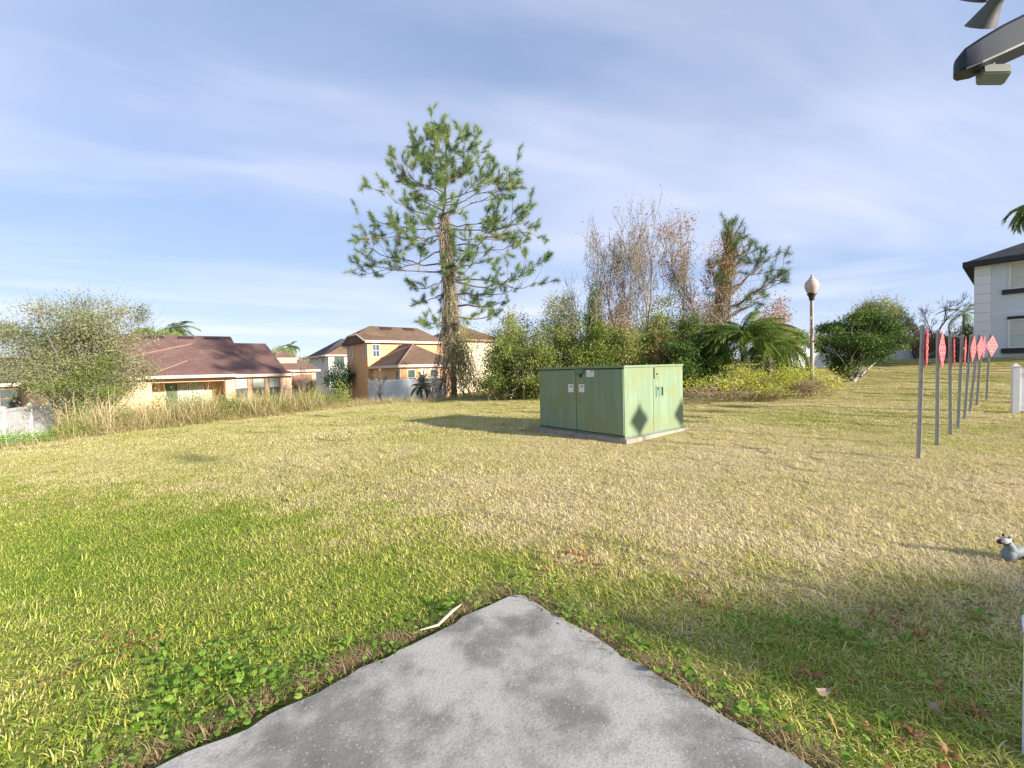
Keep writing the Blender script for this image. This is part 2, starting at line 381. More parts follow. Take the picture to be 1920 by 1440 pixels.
M['shade'] = mat('lamp_shade_grey', (0.10, 0.097, 0.10), 0.5, 0.4, noise=0.1)  # lamp heads, their grey also darkened to stand in for shade
M['sensor'] = mat('sensor_beige', (0.26, 0.26, 0.235), 0.5, 0.3, noise=0.1)
M['bin'] = mat('bin_black', (0.02, 0.02, 0.022), 0.5, 0.4)
M['orn_grey'] = mat('ornament_grey', (0.20, 0.235, 0.24), 0.6, noise=0.5, nscale=20)
M['orn_white'] = mat('ornament_white', (0.48, 0.46, 0.44), 0.6, noise=0.3, nscale=25)
M['orn_dark'] = mat('ornament_dark', (0.06, 0.025, 0.025), 0.5)
M['dryleaf'] = mat('dry_leaf', (0.36, 0.28, 0.20), 0.8, noise=0.5, nscale=30)
M['stick'] = mat('pale_stick', (0.50, 0.42, 0.31), 0.85, noise=0.5, nscale=20)
M['flagred'] = mat('flag_red', (0.36, 0.08, 0.085), 0.8)
M['flagwhite'] = mat('flag_white', (0.48, 0.42, 0.42), 0.8)

# ------------------------------------------------------------------ terrain
EDGE = np.array([(-60, -14), (-24, 1.5), (-17, 7.2), (-13.4, 11.0), (-12.4, 13.1), (-10.9, 15.7), (-9.2, 18.6), (-6.8, 21.0), (0.5, 22.4), (9, 26), (18, 34), (40, 60), (120, 160)], float)
def edge_dist(x, y):
    """signed distance to the lawn edge, positive beyond it (down the bank)"""
    x = np.asarray(x, float); y = np.asarray(y, float)
    best = np.full(x.shape, 1e9); sg = np.zeros(x.shape)
    for a, b in zip(EDGE[:-1], EDGE[1:]):
        d = b - a; L2 = d @ d
        t = np.clip(((x - a[0]) * d[0] + (y - a[1]) * d[1]) / L2, 0, 1)
        ex = x - a[0] - t * d[0]; ey = y - a[1] - t * d[1]
        dist = np.hypot(ex, ey); side = d[0] * (y - a[1]) - d[1] * (x - a[0])
        m = dist < best; best = np.where(m, dist, best); sg = np.where(m, np.sign(side), sg)
    return best * sg
def sstep(t): t = np.clip(t, 0, 1); return t * t * (3 - 2 * t)
def ground(x, y):
    x = np.asarray(x, float); y = np.asarray(y, float)
    s = 0.74 * x + 0.67 * y
    z = np.where(s > 8, 0.0017 * np.minimum(s - 8, 29) ** 2, 0.0) + 0.02 * np.clip(s - 37, 0, 30)
    z = z * sstep((x + 6) / 12 + 0.0)
    z = z + 0.018 * np.clip(np.minimum(0, x + 2), -25, 0)
    d = edge_dist(x, y)
    drop = -0.86 * sstep((d - 0.3) / 5.0) * sstep((14 - x) / 10)
    z = z + drop
    lump = 0.02 * np.sin(x * 0.9 + 0.4 * y) + 0.015 * np.sin(1.7 * y - 0.5 * x)
    return z + lump * sstep((np.hypot(x, y) - 3) / 6) - 0.012
def gz1(x, y): return float(ground(np.array([x]), np.array([y]))[0])
def axis_pts(lo, hi, fine, n_f, far):
    a = np.linspace(lo, hi, n_f); t = np.geomspace(1, 1 + far, 26) - 1
    return np.concatenate([(lo - t[1:])[::-1], a, hi + t[1:]])
gx = axis_pts(-45, 45, 0, 181, 900); gy = axis_pts(-14, 62, 0, 153, 900)
GX, GY = np.meshgrid(gx, gy, indexing='xy')
GZ = ground(GX, GY)
nx, ny = len(gx), len(gy)
ii = (np.arange(ny - 1)[:, None] * nx + np.arange(nx - 1)[None, :]).ravel()
gm = np_mesh('ground', np.stack([GX.ravel(), GY.ravel(), GZ.ravel()], 1), np.stack([ii, ii + 1, ii + nx + 1, ii + nx], 1), None, True)
tag(link_mesh('ground', gm, M['soil']), kind='structure')

# ------------------------------------------------------------------ patio slab
BX = np.array([0.765, 0.644]); AX = np.array([-0.644, 0.765])
SC = np.array([-0.003, 2.763])
def slab_uv(x, y):
    """distance inside the slab from its two outer edges"""
    q = np.stack([np.asarray(x) - SC[0], np.asarray(y) - SC[1]], -1)
    return -(q @ AX), -(q @ BX)
def slab():
    P = []
    for i in range(70):                       # right edge, from the rear to the corner
        t = 5.2 * (1 - i / 69); w_ = 0.010 * math.sin(3.1 * t) + 0.007 * math.sin(13 * t) + rng.normal(0, 0.006)
        P.append(SC - AX * t + BX * w_)
    P[-1] = SC - AX * 0.03 - BX * 0.004
    P.append(SC - BX * 0.03 - AX * 0.004)
    for i in range(1, 80):                    # outer edge, worn and wavy
        t = 5.5 * i / 79; w_ = 0.018 * math.sin(2.6 * t + 0.9) + 0.008 * math.sin(7.3 * t) + 0.005 * math.sin(19 * t) + rng.normal(0, 0.005) - 0.012
        P.append(SC - BX * t + AX * w_ * min(1, t * 3))
    P.append(SC - BX * 5.5 - AX * 5.2)
    n = len(P); top = 0.022
    vs = [(p[0], p[1], top) for p in P]
    c = np.mean([P[0], P[-1], P[69], P[-2]], axis=0)
    rim = []
    for p in P:
        d = (p - c); d /= np.linalg.norm(d); rim.append(p + d * 0.010)
    vs += [(p[0], p[1], top - 0.012) for p in rim] + [(p[0], p[1], -0.12) for p in rim]
    fs = [tuple(range(n))] + [(i, (i + 1) % n, n + (i + 1) % n, n + i) for i in range(n)] + [(n + i, n + (i + 1) % n, 2 * n + (i + 1) % n, 2 * n + i) for i in range(n)]
    return tag(MB().add(vs, fs).build('patio_slab', M['concrete']), kind='structure')
slab()

# ------------------------------------------------------------------ geometry-node scatter (stuff only)
def blade_mesh(name, n, radius, h, width, lean, seg=3, curl=1.0, seed=0, green=0.0):
    r = np.random.default_rng(seed)
    a = r.uniform(0, 2 * math.pi, n); rad = radius * np.sqrt(r.uniform(0, 1, n))
    bx, by = rad * np.cos(a), rad * np.sin(a)
    az = r.uniform(0, 2 * math.pi, n); L = r.uniform(h[0], h[1], n); ln = r.uniform(lean[0], lean[1], n)
    wd = width * r.uniform(0.6, 1.25, n); rn = r.uniform(0, 1, n)
    Vs, A = [], []
    for k in range(seg + 1):
        t = k / seg
        th = ln * (0.35 + curl * t)            # angle from vertical grows along the blade
        rr = L * t * np.sin(np.minimum(th, 2.2) * 0.9); zz_ = L * t * np.cos(np.minimum(th, 2.0) * 0.9)
        cx, cy, cz = bx + rr * np.cos(az), by + rr * np.sin(az), np.maximum(zz_, 0.002) - (0.01 if k == 0 else 0)
        hw = wd * 0.5 * (1 - 0.92 * t ** 1.6)
        sx_, sy_ = -np.sin(az) * hw, np.cos(az) * hw
        Vs.append(np.stack([np.stack([cx - sx_, cy - sy_, cz], 1), np.stack([cx + sx_, cy + sy_, cz], 1)], 1))
    V = np.stack(Vs, 1).reshape(-1, 3)         # n, seg+1, 2
    base = (np.arange(n) * (seg + 1) * 2)[:, None]; kk = (np.arange(seg) * 2)[None, :]
    b = (base + kk).ravel()
    return np_mesh(name, V, np.stack([b, b + 1, b + 3, b + 2], 1), {'rnd': np.repeat(rn, (seg + 1) * 2)})

def scatter(name, pts, protos, material, smin=0.8, smax=1.2, tilt=0.12, seed=1, label=None, cat=None):
    """one object of kind stuff: mesh points carrying instances of a few small clumps"""
    me = bpy.data.meshes.new(name); me.vertices.add(len(pts)); me.vertices.foreach_set('co', np.asarray(pts, np.float32).ravel()); me.update()
    o = link_mesh(name, me)
    ng = bpy.data.node_groups.new(name + '_scatter', 'GeometryNodeTree')
    ng.interface.new_socket('Geometry', in_out='INPUT', socket_type='NodeSocketGeometry')
    ng.interface.new_socket('Geometry', in_out='OUTPUT', socket_type='NodeSocketGeometry')
    N = ng.nodes; Lk = ng.links
    gi = N.new('NodeGroupInput'); go = N.new('NodeGroupOutput')
    g2i = N.new('GeometryNodeGeometryToInstance')
    for pm in protos:
        pm.materials.clear(); pm.materials.append(material)
        po = bpy.data.objects.new(pm.name, pm)
        oi = N.new('GeometryNodeObjectInfo'); oi.inputs['Object'].default_value = po
        Lk.new(oi.outputs['Geometry'], g2i.inputs[0])
    iop = N.new('GeometryNodeInstanceOnPoints')
    Lk.new(gi.outputs[0], iop.inputs['Points']); Lk.new(g2i.outputs[0], iop.inputs['Instance'])
    iop.inputs['Pick Instance'].default_value = True
    ri = N.new('FunctionNodeRandomValue'); ri.data_type = 'INT'
    [s for s in ri.inputs if s.type == 'INT'][0].default_value = 0
    [s for s in ri.inputs if s.type == 'INT'][1].default_value = len(protos) - 1
    ri.inputs['Seed'].default_value = seed
    Lk.new([s for s in ri.outputs if s.type == 'INT'][0], iop.inputs['Instance Index'])
    rv = N.new('FunctionNodeRandomValue'); rv.data_type = 'FLOAT_VECTOR'
    rv.inputs[0].default_value = (-tilt, -tilt, 0); rv.inputs[1].default_value = (tilt, tilt, 6.2832); rv.inputs['Seed'].default_value = seed + 7
    Lk.new(rv.outputs[0], iop.inputs['Rotation'])
    rs = N.new('FunctionNodeRandomValue'); rs.data_type = 'FLOAT'
    fl = [s for s in rs.inputs if s.type == 'VALUE']; fl[0].default_value = smin; fl[1].default_value = smax; rs.inputs['Seed'].default_value = seed + 13
    Lk.new([s for s in rs.outputs if s.type == 'VALUE'][0], iop.inputs['Scale'])
    Lk.new(iop.outputs[0], go.inputs[0])
    md = o.modifiers.new('scatter', 'NODES'); md.node_group = ng
    me.materials.append(material)
    return tag(o, label, cat, kind='stuff')

def jitter_grid(x0, x1, y0, y1, sp, r):
    X, Y = np.meshgrid(np.arange(x0, x1, sp), np.arange(y0, y1, sp))
    X = X.ravel() + r.uniform(-.5, .5, X.size) * sp; Y = Y.ravel() + r.uniform(-.5, .5, Y.size) * sp
    return X, Y
def on_ground(X, Y, dz=0.0): return np.stack([X, Y, ground(X, Y) + dz], 1)
BOXC = np.array([2.18, 8.30])
def in_pad(X, Y, m=0.0):
    dx, dy = X - BOXC[0], Y - BOXC[1]
    b = dx * 0.785 + dy * 0.62; a = -dx * 0.62 + dy * 0.785
    return (b > -0.1 - m) & (b < 2.25 + m) & (a > -0.1 - m) & (a < 2.55 + m)

# near tufts follow the edge of the slab closely
X, Y = jitter_grid(-7.0, 7.0, 0.15, 4.6, 0.052, rng)
e1, e2 = slab_uv(X, Y)
edge_noise = 0.002 + 0.055 * np.sin(X * 9 + Y * 5) * np.sin(Y * 11 - X * 3)
keep = ~((e1 > -edge_noise) & (e2 > -edge_noise * 0.5)) & (np.abs(X) < 1.32 * Y + 0.55)
bare = ~((e1 > -0.09) & (e2 > -0.05)) | (rng.uniform(0, 1, X.size) < 0.6)
spots = np.sin(X * 3.1 + 1.3 * np.sin(Y * 2.3)) * np.sin(Y * 3.7 + 1.1 * np.sin(X * 2.9)); bare &= (spots < .93) | (rng.uniform(0, 1, X.size) < 0.35)
thin = rng.uniform(0, 1, X.size) < 0.92
keep &= bare & thin
tufts = [blade_mesh('grass_tuft', 20, 0.058, (0.022, 0.062), 0.0050, (0.7, 2.1), 3, 0.9, 100 + i) for i in range(7)]
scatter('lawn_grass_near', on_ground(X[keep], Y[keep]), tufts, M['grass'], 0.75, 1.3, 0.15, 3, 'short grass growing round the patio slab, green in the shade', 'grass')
# mid and far lawn
X, Y = jitter_grid(-12, 13, 4.5, 9.5, 0.40, rng)
keep = (np.abs(X) < 1.3 * Y + 0.8) & ~in_pad(X, Y, 0.25) & (edge_dist(X, Y) < 0.2)
patch = [blade_mesh('grass_patch', 1900, 0.36, (0.025, 0.058), 0.0064, (0.8, 2.1), 2, 0.9, 200 + i) for i in range(6)]
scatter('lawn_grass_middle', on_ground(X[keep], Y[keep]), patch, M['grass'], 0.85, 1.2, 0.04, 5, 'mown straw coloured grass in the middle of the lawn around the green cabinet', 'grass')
X, Y = jitter_grid(-20, 36, 9.4, 34, 0.8, rng)
keep = (np.abs(X) < 1.3 * Y + 1) & ~in_pad(X, Y, 0.45) & (edge_dist(X, Y) < 0.25) & (X * 0.74 + Y * 0.67 < 37)
wide = [blade_mesh('grass_far_patch', 2300, 0.72, (0.03, 0.06), 0.011, (0.8, 2.1), 2, 0.9, 300 + i) for i in range(6)]
scatter('lawn_grass_far', on_ground(X[keep], Y[keep]), wide, M['grass'], 0.85, 1.2, 0.03, 6, 'mown grass of the far lawn rising towards the grey house', 'grass')
#--PART2--
# ------------------------------------------------------------------ weeds in the lawn
def round_leaf_mesh(name, k, spread, r, seed, stem=True):
    g = np.random.default_rng(seed); Vs = []; Fs = []; A = []; off = 0
    for i in range(k):
        a = g.uniform(0, 6.28); d = spread * math.sqrt(g.uniform(0, 1)); c = np.array([d * math.cos(a), d * math.sin(a), g.uniform(0.02, 0.06)])
        rr = r * g.uniform(0.6, 1.2); tl = g.uniform(-0.5, 0.5, 2); rn = g.uniform(0, 1)
        ang = np.linspace(0.25, 2 * math.pi - 0.25, 9) + g.uniform(0, 6.28)
        x = rr * np.cos(ang); y = rr * np.sin(ang); z = tl[0] * x + tl[1] * y - 0.15 * rr
        ring = np.stack([x, y, z], 1) + c
        V = np.vstack([c, ring]); Vs.append(V); Fs.append(np.array([[0, j, j + 1] for j in range(1, 9)]) + off); A += [rn] * 10; off += 10
        if stem:
            s = np.array([[c[0] * .8 - .001, c[1] * .8, -.005], [c[0] * .8 + .002, c[1] * .8, -.005], c]); Vs.append(s); Fs.append(np.array([[0, 1, 2]]) + off); A += [rn] * 3; off += 3
    return np_mesh(name, np.vstack(Vs), np.vstack(Fs), {'rnd': A})
def broad_leaf_mesh(name, k, L, seed):
    g = np.random.default_rng(seed); Vs = []; Fs = []; A = []
    for i in range(k):
        a = g.uniform(0, 6.28); l = L * g.uniform(.5, 1.15); up = g.uniform(0.15, 0.9); wd = l * g.uniform(.16, .28)
        d = np.array([math.cos(a), math.sin(a), 0]); s = np.array([-d[1], d[0], 0]); rn = g.uniform(0, 1); o = len(A)
        p = [np.zeros(3), d * l * .35 + [0, 0, l * up * .5], d * l * .7 + [0, 0, l * up * .75], d * l + [0, 0, l * up * .6]]
        Vs += [p[0], p[1] - s * wd * .8, p[1] + s * wd * .8, p[2] - s * wd * .7, p[2] + s * wd * .7, p[3]]
        Fs += [[o, o + 1, o + 2], [o + 1, o + 3, o + 2], [o + 2, o + 3, o + 4], [o + 3, o + 5, o + 4]]; A += [rn] * 6
    return np_mesh(name, np.array(Vs), np.array(Fs), {'rnd': A})
g = np.random.default_rng(77)
def weed_points(n):
    P = []
    for i in range(n):
        k = g.uniform()
        if k < 0.36:   t = g.uniform(0.1, 3.6); p = SC - BX * t + AX * abs(g.normal(0.05, 0.12)) + AX * 0.03
        elif k < 0.70: t = g.uniform(-0.3, 3.2); p = SC - AX * t + BX * (abs(g.normal(0.02, 0.11)) + 0.03)
        elif k < 0.86: p = np.array([-1.55 + g.normal(0, .3), 2.05 + g.normal(0, .2)])
        else:          p = np.array([g.uniform(1.2, 3.2), g.uniform(1.3, 2.5)])
        e1_, e2_ = slab_uv(p[0], p[1])
        if not (e1_ > -0.02 and e2_ > -0.02): P.append(p)
    P = np.array(P); return on_ground(P[:, 0], P[:, 1])
scatter('round_leaf_weeds', weed_points(300), [round_leaf_mesh('round_leaf_clump', 6, .07, .013, 400 + i) for i in range(5)], M['weed'], .7, 1.25, .1, 21, 'small round leaved weeds crowding along the slab edges', 'weeds')
scatter('broad_leaf_weeds', weed_points(170), [broad_leaf_mesh('broad_leaf_clump', 7, .05, 420 + i) for i in range(5)], M['weed'], .6, 1.3, .2, 23, 'low pointed broadleaf weeds in the shaded grass beside the slab', 'weeds')
n = 1500; t_ = g.uniform(0, 4, n); side = g.uniform(0, 1, n) < .5
PP = np.where(side[:, None], SC - BX * t_[:, None] + AX * (0.05 + np.abs(g.normal(0, .05, n)))[:, None], SC - AX * t_[:, None] + BX * (0.03 + np.abs(g.normal(0, .04, n)))[:, None])
scatter('grass_litter', on_ground(PP[:, 0], PP[:, 1], .004), [blade_mesh('litter', 7, .05, (.03, .09), .004, (1.6, 2.0), 2, .3, 440 + i) for i in range(4)], M['brownmat'], .6, 1.3, .05, 29, 'dead brown grass clippings in the gap along the slab', 'litter')

def spots(n, cs, sg):
    c = np.array(cs)[g.integers(0, len(cs), n)] + g.normal(0, sg, (n, 2)); a_, b_ = slab_uv(c[:, 0], c[:, 1]); c = c[~((a_ > -.05) & (b_ > -.05))]; return on_ground(c[:, 0], c[:, 1], .01)
scatter('dead_leaf_litter', spots(150, [(1.35, 2.0), (1.9, 1.75), (1.55, 1.6), (.5, 3.25), (2.2, 2.4), (-2.2, 2.3), (1.1, 2.7), (.35, 3.4)], .10), [broad_leaf_mesh('dead_leaf_clump', 6, .04, 460 + i) for i in range(4)], M['rust'], .5, 1.2, .6, 43, 'reddish brown dead leaf bits scattered in the grass near the slab', 'litter')
xx = g.uniform(-6, 5, 900); yy = g.uniform(1.2, 8, 900); kk = (np.sin(xx * 2.1 + yy) * np.sin(yy * 1.7 - xx * .8) > .25); a_, b_ = slab_uv(xx, yy); kk &= ~((a_ > -.08) & (b_ > -.08))
scatter('taller_grass_tufts', on_ground(xx[kk], yy[kk]), [blade_mesh('tall_tuft', 26, .05, (.05, .10), .005, (.4, 1.6), 3, .9, 480 + i) for i in range(5)], M['grass'], .7, 1.2, .1, 45, 'taller uncut grass tufts dotted over the near lawn', 'grass')

# ------------------------------------------------------------------ plant helpers
def leaf_quads(P, size, rnd, r, out=None, aspect=0.42):
    n = len(P); d = r.normal(size=(n, 3))
    if out is not None: d = d + out * 0.9
    d /= np.linalg.norm(d, axis=1, keepdims=True)
    q = r.normal(size=(n, 3)); s = np.cross(d, q); s /= (np.linalg.norm(s, axis=1, keepdims=True) + 1e-9)
    L = (size * r.uniform(.6, 1.3, n))[:, None]
    V = np.stack([P - d * L * .5, P + s * L * aspect * .5 , P + d * L * .5, P - s * L * aspect * .5], 1).reshape(-1, 3)
    return V, np.arange(n * 4).reshape(-1, 4), np.repeat(rnd, 4)
def cloud_points(lobes, n, r, nclump=60, sig=0.17, shell=0.45):
    w_ = np.array([l[3] * l[4] * l[5] for l in lobes]) ** .75; w_ /= w_.sum()
    C, SG = [], []
    for l, k in zip(lobes, np.maximum(3, (nclump * w_)).astype(int)):
        d = r.normal(size=(k, 3)); d /= np.linalg.norm(d, axis=1, keepdims=True)
        rad = r.uniform(shell, 1.0, (k, 1)) ** .7
        C.append(np.array(l[:3]) + d * rad * np.array(l[3:6])); SG.append(np.tile(np.array(l[3:6]) * sig + .05, (k, 1)))
    C = np.vstack(C); SG = np.vstack(SG); ci = r.integers(0, len(C), n)
    base = r.uniform(0, 1, len(C)); P = C[ci] + r.normal(size=(n, 3)) * SG[ci]
    ctr = np.average(np.array([l[:3] for l in lobes]), axis=0, weights=w_)
    out = P - ctr; out /= (np.linalg.norm(out, axis=1, keepdims=True) + 1e-6)
    return P, np.clip(base[ci] * .6 + r.uniform(0, 1, n) * .45, 0, 1), out, C
def crown(name, lobes, n, size, m, parent, r, nclump=60, sig=.17, shell=.45, floor=None, aspect=.42):
    P, rn, out, C = cloud_points(lobes, n, r, nclump, sig, shell)
    if floor is not None: k = P[:, 2] > floor; P, rn, out = P[k], rn[k], out[k]
    V, Fq, A = leaf_quads(P, size, rn, r, out, aspect)
    o = link_mesh(name, np_mesh(name, V, Fq, {'rnd': A}), m, parent); return o, C
def stems_to(base, C, r, r0=.05, k=None, wig=.25):
    """limbs from the foot of the plant up to its leaf clumps"""
    L = []; idx = r.permutation(len(C))[:k or len(C)]
    for i in idx:
        c = C[i]; t = np.linspace(0, 1, 6)[:, None]
        mid = base + (c - base) * np.array([.35, .35, .6]) + r.normal(0, wig, 3)
        P = (1 - t) ** 2 * base + 2 * t * (1 - t) * mid + t ** 2 * c
        L.append((P, np.linspace(r0, .006, 6) * r.uniform(.6, 1.1)))
    return L
def grow(p, d, L, rad, lvl, r, out, tips, up=.25, ang=.55, nch=(3, 5), decay=.68, wander=.16, first=.3):
    K = 5; pts = [np.array(p, float)]; dd = np.array(d, float)
    for i in range(K - 1):
        dd = dd + r.normal(0, wander, 3) + np.array([0, 0, up * .25]); dd /= np.linalg.norm(dd)
        pts.append(pts[-1] + dd * L / (K - 1))
    pts = np.array(pts); rr = np.linspace(rad, rad * .55, K); out.append((pts, rr))
    if lvl == 0: tips.append((pts[-1], dd)); return
    for i in range(r.integers(nch[0], nch[1] + 1)):
        t = r.uniform(first, 1.0); j = min(int(t * (K - 1)), K - 2); q = pts[j] + (pts[j + 1] - pts[j]) * (t * (K - 1) - j)
        v = dd + r.normal(0, ang, 3); v[2] += up; v /= np.linalg.norm(v)
        grow(q, v, L * decay * r.uniform(.7, 1.15), max(rad * (1 - .45 * t) * .62, .009), lvl - 1, r, out, tips, up, ang, nch, decay, wander, first)
    grow(pts[-1], dd, L * decay, rad * .55, lvl - 1, r, out, tips, up, ang, nch, decay, wander, first)

def needles(tufts, n_per, length, width, r):
    P = np.array([t[0] for t in tufts]); D = np.array([t[1] for t in tufts]); N = len(P) * n_per
    p = np.repeat(P, n_per, 0); d = np.repeat(D, n_per, 0)
    back = r.uniform(0, .32, (N, 1)); p = p - d * back
    v = d * r.uniform(.15, 1.0, (N, 1)) + r.normal(0, .52, (N, 3)); v /= np.linalg.norm(v, axis=1, keepdims=True)
    L = length * r.uniform(.7, 1.15, (N, 1)); tip = p + v * L; tip[:, 2] -= .03 * r.uniform(0, 1, N)
    s = np.cross(v, r.normal(size=(N, 3))); s /= np.linalg.norm(s, axis=1, keepdims=True); s = s * width * .5
    V = np.stack([p - s, p + s, tip + s * .35, tip - s * .35], 1).reshape(-1, 3)
    rn = np.clip(np.repeat(r.uniform(0, .75, len(P)), n_per) + r.uniform(0, .3, N), 0, 1)
    return V, np.arange(N * 4).reshape(-1, 4), np.repeat(rn, 4)

def shrub(u, vtop, hw, y, m, label, n=7000, size=.11, seed=0, name='shrub', cat='shrub', depth=None, vines=0, floor_drop=0, group=None, twigs=16, nclump=70, sig=.17, vm='vine', narrow=1.0):
    r = np.random.default_rng(seed); top = at(u, vtop, y); x0 = top[0]; g0 = gz1(x0, y) - floor_drop
    wd = 1.2 * hw / FPX * y; h = top[2] - g0; dp = depth or wd * .8
    lobes = []
    for i in range(7):
        f = (i + .5) / 7; ww = wd * (1.0 - .55 * max(0, f - .45) * 1.6) * narrow if i else wd
        lobes.append((x0 + r.normal(0, .22) * wd, y + r.normal(0, .25) * dp, g0 + h * (.16 + .68 * f), ww * r.uniform(.75, 1.0), dp * r.uniform(.7, .9), h * .18))
    t = empty(name, (x0, y, g0)); inv = -np.array([x0, y, g0])
    lobes = [tuple(np.array(l[:3]) + inv) + l[3:] for l in lobes]
    o, C = crown('crown', lobes, int(n * 2.6), size * 1.1, m, t, r, int(nclump * 1.6), sig * 1.1, .35, floor=.02)
    tube_obj('stem', stems_to(np.zeros(3), C, r, .04, twigs), M['twig'], t, 4)
    if vines:
        L = []
        for i in range(vines):
            c = C[r.integers(len(C))] * np.array([1.05, 1.05, 1.03]); k = 7
            w_ = np.cumsum(r.normal(0, .13, (k, 3)) + np.array([0, 0, -.10 * r.uniform(.2, 1.6)]), 0); P = c + w_; P[:, 2] = np.maximum(P[:, 2], .02)
            L.append((P, np.full(k, r.uniform(.006, .013))))
        tube_obj('vine', L, M[vm], t, 3)
    return tag(t, label, cat, group)

# ------------------------------------------------------------------ utility cabinet
def hit(O, X, Y, u, v, x=None, y=None):
    d = fw + RT * ((u - 960) / FPX) + UP * ((720 - v) / FPX); o = np.array([-O[0], -O[1], CAM_H])
    X3 = np.array([X[0], X[1], 0]); Y3 = np.array([Y[0], Y[1], 0])
    t = (y - o @ Y3) / (d @ Y3) if y is not None else (x - o @ X3) / (d @ X3)
    p = o + d * t; return np.array([p @ X3, p @ Y3, p[2]])
def cabinet():
    X = (.785, .62); Y = (-.62, .785); rz = math.atan2(.62, .785)
    zg = 0.0; WX, WY, Z0, Z1 = 2.14, 2.46, .085, 1.455
    pad = empty('concrete_pad', (BOXC[0], BOXC[1], 0), rz)
    MB().box(-.06, WX + .08, -.08, WY + .06, -.12, .07).build('slab', M['pad'], pad, bevel=.012)
    tag(pad, 'stained concrete pad under the green utility cabinet', 'pad')
    t = empty('utility_cabinet', (BOXC[0], BOXC[1], 0), rz)
    tag(t, 'large faded green metal utility cabinet with double doors on the lawn', 'cabinet')
    MB().box(.012, WX - .004, .004, WY - .004, .071, Z1).build('body', M['cab'], t)
    MB().box(-.012, WX + .012, -.014, WY + .012, Z1 + .006, Z1 + .05).build('lid', M['cab'], t, bevel=.006)
    MB().box(.004, WX + .002, -.003, WY + .002, Z0 - .006, Z0 + .02).build('base_rail', M['cab_dark'], t)
    ys = hit(BOXC, X, Y, 1081, 750, x=0)[1]
    for y0, y1 in ((.018, ys - .006), (ys + .006, WY - .012)):
        d = MB().box(-.012, .012, y0, y1, Z0 + .045, Z1 - .02).build('door', M['cab'], t, bevel=.004)
    MB().box(.004, .0125, ys - .0058, ys + .0058, Z0 + .04, Z1 - .02).build('door_gap', M['seam'], t)
    MB().box(.003, .0122, .01, WY - .01, Z0 + .026, Z0 + .043).build('sill_gap', M['seam'], t)
    MB().box(.003, .0122, .01, WY - .01, Z1 - .018, Z1 - .004).build('lid_gap', M['seam'], t)
    def box_on_left(name, u0, v0, u1, v1, p, m, parent, bev=0):
        a = hit(BOXC, X, Y, u0, v0, x=0); b = hit(BOXC, X, Y, u1, v1, x=0)
        yy = sorted((a[1], b[1])); zz2 = sorted((a[2], b[2]))
        return MB().box(-.012 - p, -.0115, yy[0], yy[1], zz2[0], zz2[1]).build(name, m, parent, bevel=bev)
    lk = box_on_left('lock_cover', 1079.5, 692.5, 1096, 700, .05, M['cab_dark'], t, .006)
    MB().lathe([(0, 0), (.012, 0), (.012, .006), (0, .006)], 10, (-1, 0, 0), (-.062, hit(BOXC, X, Y, 1082, 696, x=0)[1], hit(BOXC, X, Y, 1082, 696, x=0)[2])).build('lock_bolt', M['seam'], lk)
    a = hit(BOXC, X, Y, 1090, 703, x=0)
    MB().box(-.05, -.013, a[1] - .02, a[1] + .02, a[2] - .05, a[2] + .02).build('padlock', M['lampblack'], t, bevel=.006)
    for (u0, v0, u1, v1) in ((1066, 719, 1076, 735.5), (1086, 719, 1096.5, 735.5)):
        lb = box_on_left('warning_label', u0, v0, u1, v1, .002, M['label'], t)
        dy = (u1 - u0)
        box_on_left('red_band', u0, v0 - .2, u1, v0 + 1.4, .0035, M['redink'], lb)
        for q in (.32, .62): box_on_left('mark', u0 + dy * q, v0 + 4.2, u0 + dy * (q + .17), v0 + 7.2, .0035, M['black'], lb)
        for q in (10.5, 13.2): box_on_left('line', u0 + dy * .28, v0 + q, u0 + dy * .75, v0 + q + .5, .0033, M['galv'], lb)
    lb = box_on_left('data_plate', 1100, 694, 1114.5, 706.5, .002, M['label'], t)
    box_on_left('mark', 1108, 694.8, 1113.5, 696.6, .0035, M['black'], lb)
    for q in (699, 701, 703): box_on_left('line', 1102, q, 1112, q + .4, .0033, M['galv'], lb)
    # right hand face: seam plate, hasp and recessed handle cup
    def rect_r(u0, v0, u1, v1):
        a = hit(BOXC, X, Y, u0, v0, y=0); b = hit(BOXC, X, Y, u1, v1, y=0); return *sorted((a[0], b[0])), *sorted((a[2], b[2]))
    x0, x1, z0, z1 = rect_r(1230, 724, 1244, 743)
    cup = MB().box(x0, x1, -.010, .0038, z1 - .022, z1).box(x0, x1, -.010, .0038, z0, z0 + .022).box(x0, x0 + .022, -.010, .0038, z0 + .0225, z1 - .0225).box(x1 - .022, x1, -.010, .0038, z0 + .0225, z1 - .0225).build('handle_cup', M['cab'], t)
    MB().box(x0 + .023, x1 - .023, .0005, .0036, z0 + .023, z1 - .023).build('cup_back', M['label'] if False else M['cab_dark'], cup)
    MB().box(x0 + .05, x0 + .085, -.008, .0003, z1 - .075, z1 - .03).build('latch', M['seam'], cup)
    MB().box(x1 - .06, x1 - .024, -.006, .0002, z0 + .024, z1 - .024).build('pull', M['seam'], cup)
    x0, x1, z0, z1 = rect_r(1226, 689, 1234, 708)
    h = MB().box(x0, x1, -.016, .0038, z0, z1).build('hasp', M['cab'], t, bevel=.003)
    MB().box(x0 - .012, x0 - .001, -.012, .0036, z0 - .02, z1).build('hasp_gap', M['seam'], h)
    MB().lathe([(0, 0), (.02, 0), (.02, .012), (0, .012)], 10, (0, -1, 0), ((x0 + x1) / 2, -.016, (z0 + z1) / 2 - .03)).build('bolt', M['seam'], h)
    xs = hit(BOXC, X, Y, 1227, 760, y=0)[0]
    MB().box(xs - .03, xs + .03, -.004, .0037, Z0 + .03, z0 - .03).build('seam_strip', M['cab'], t)
cabinet()

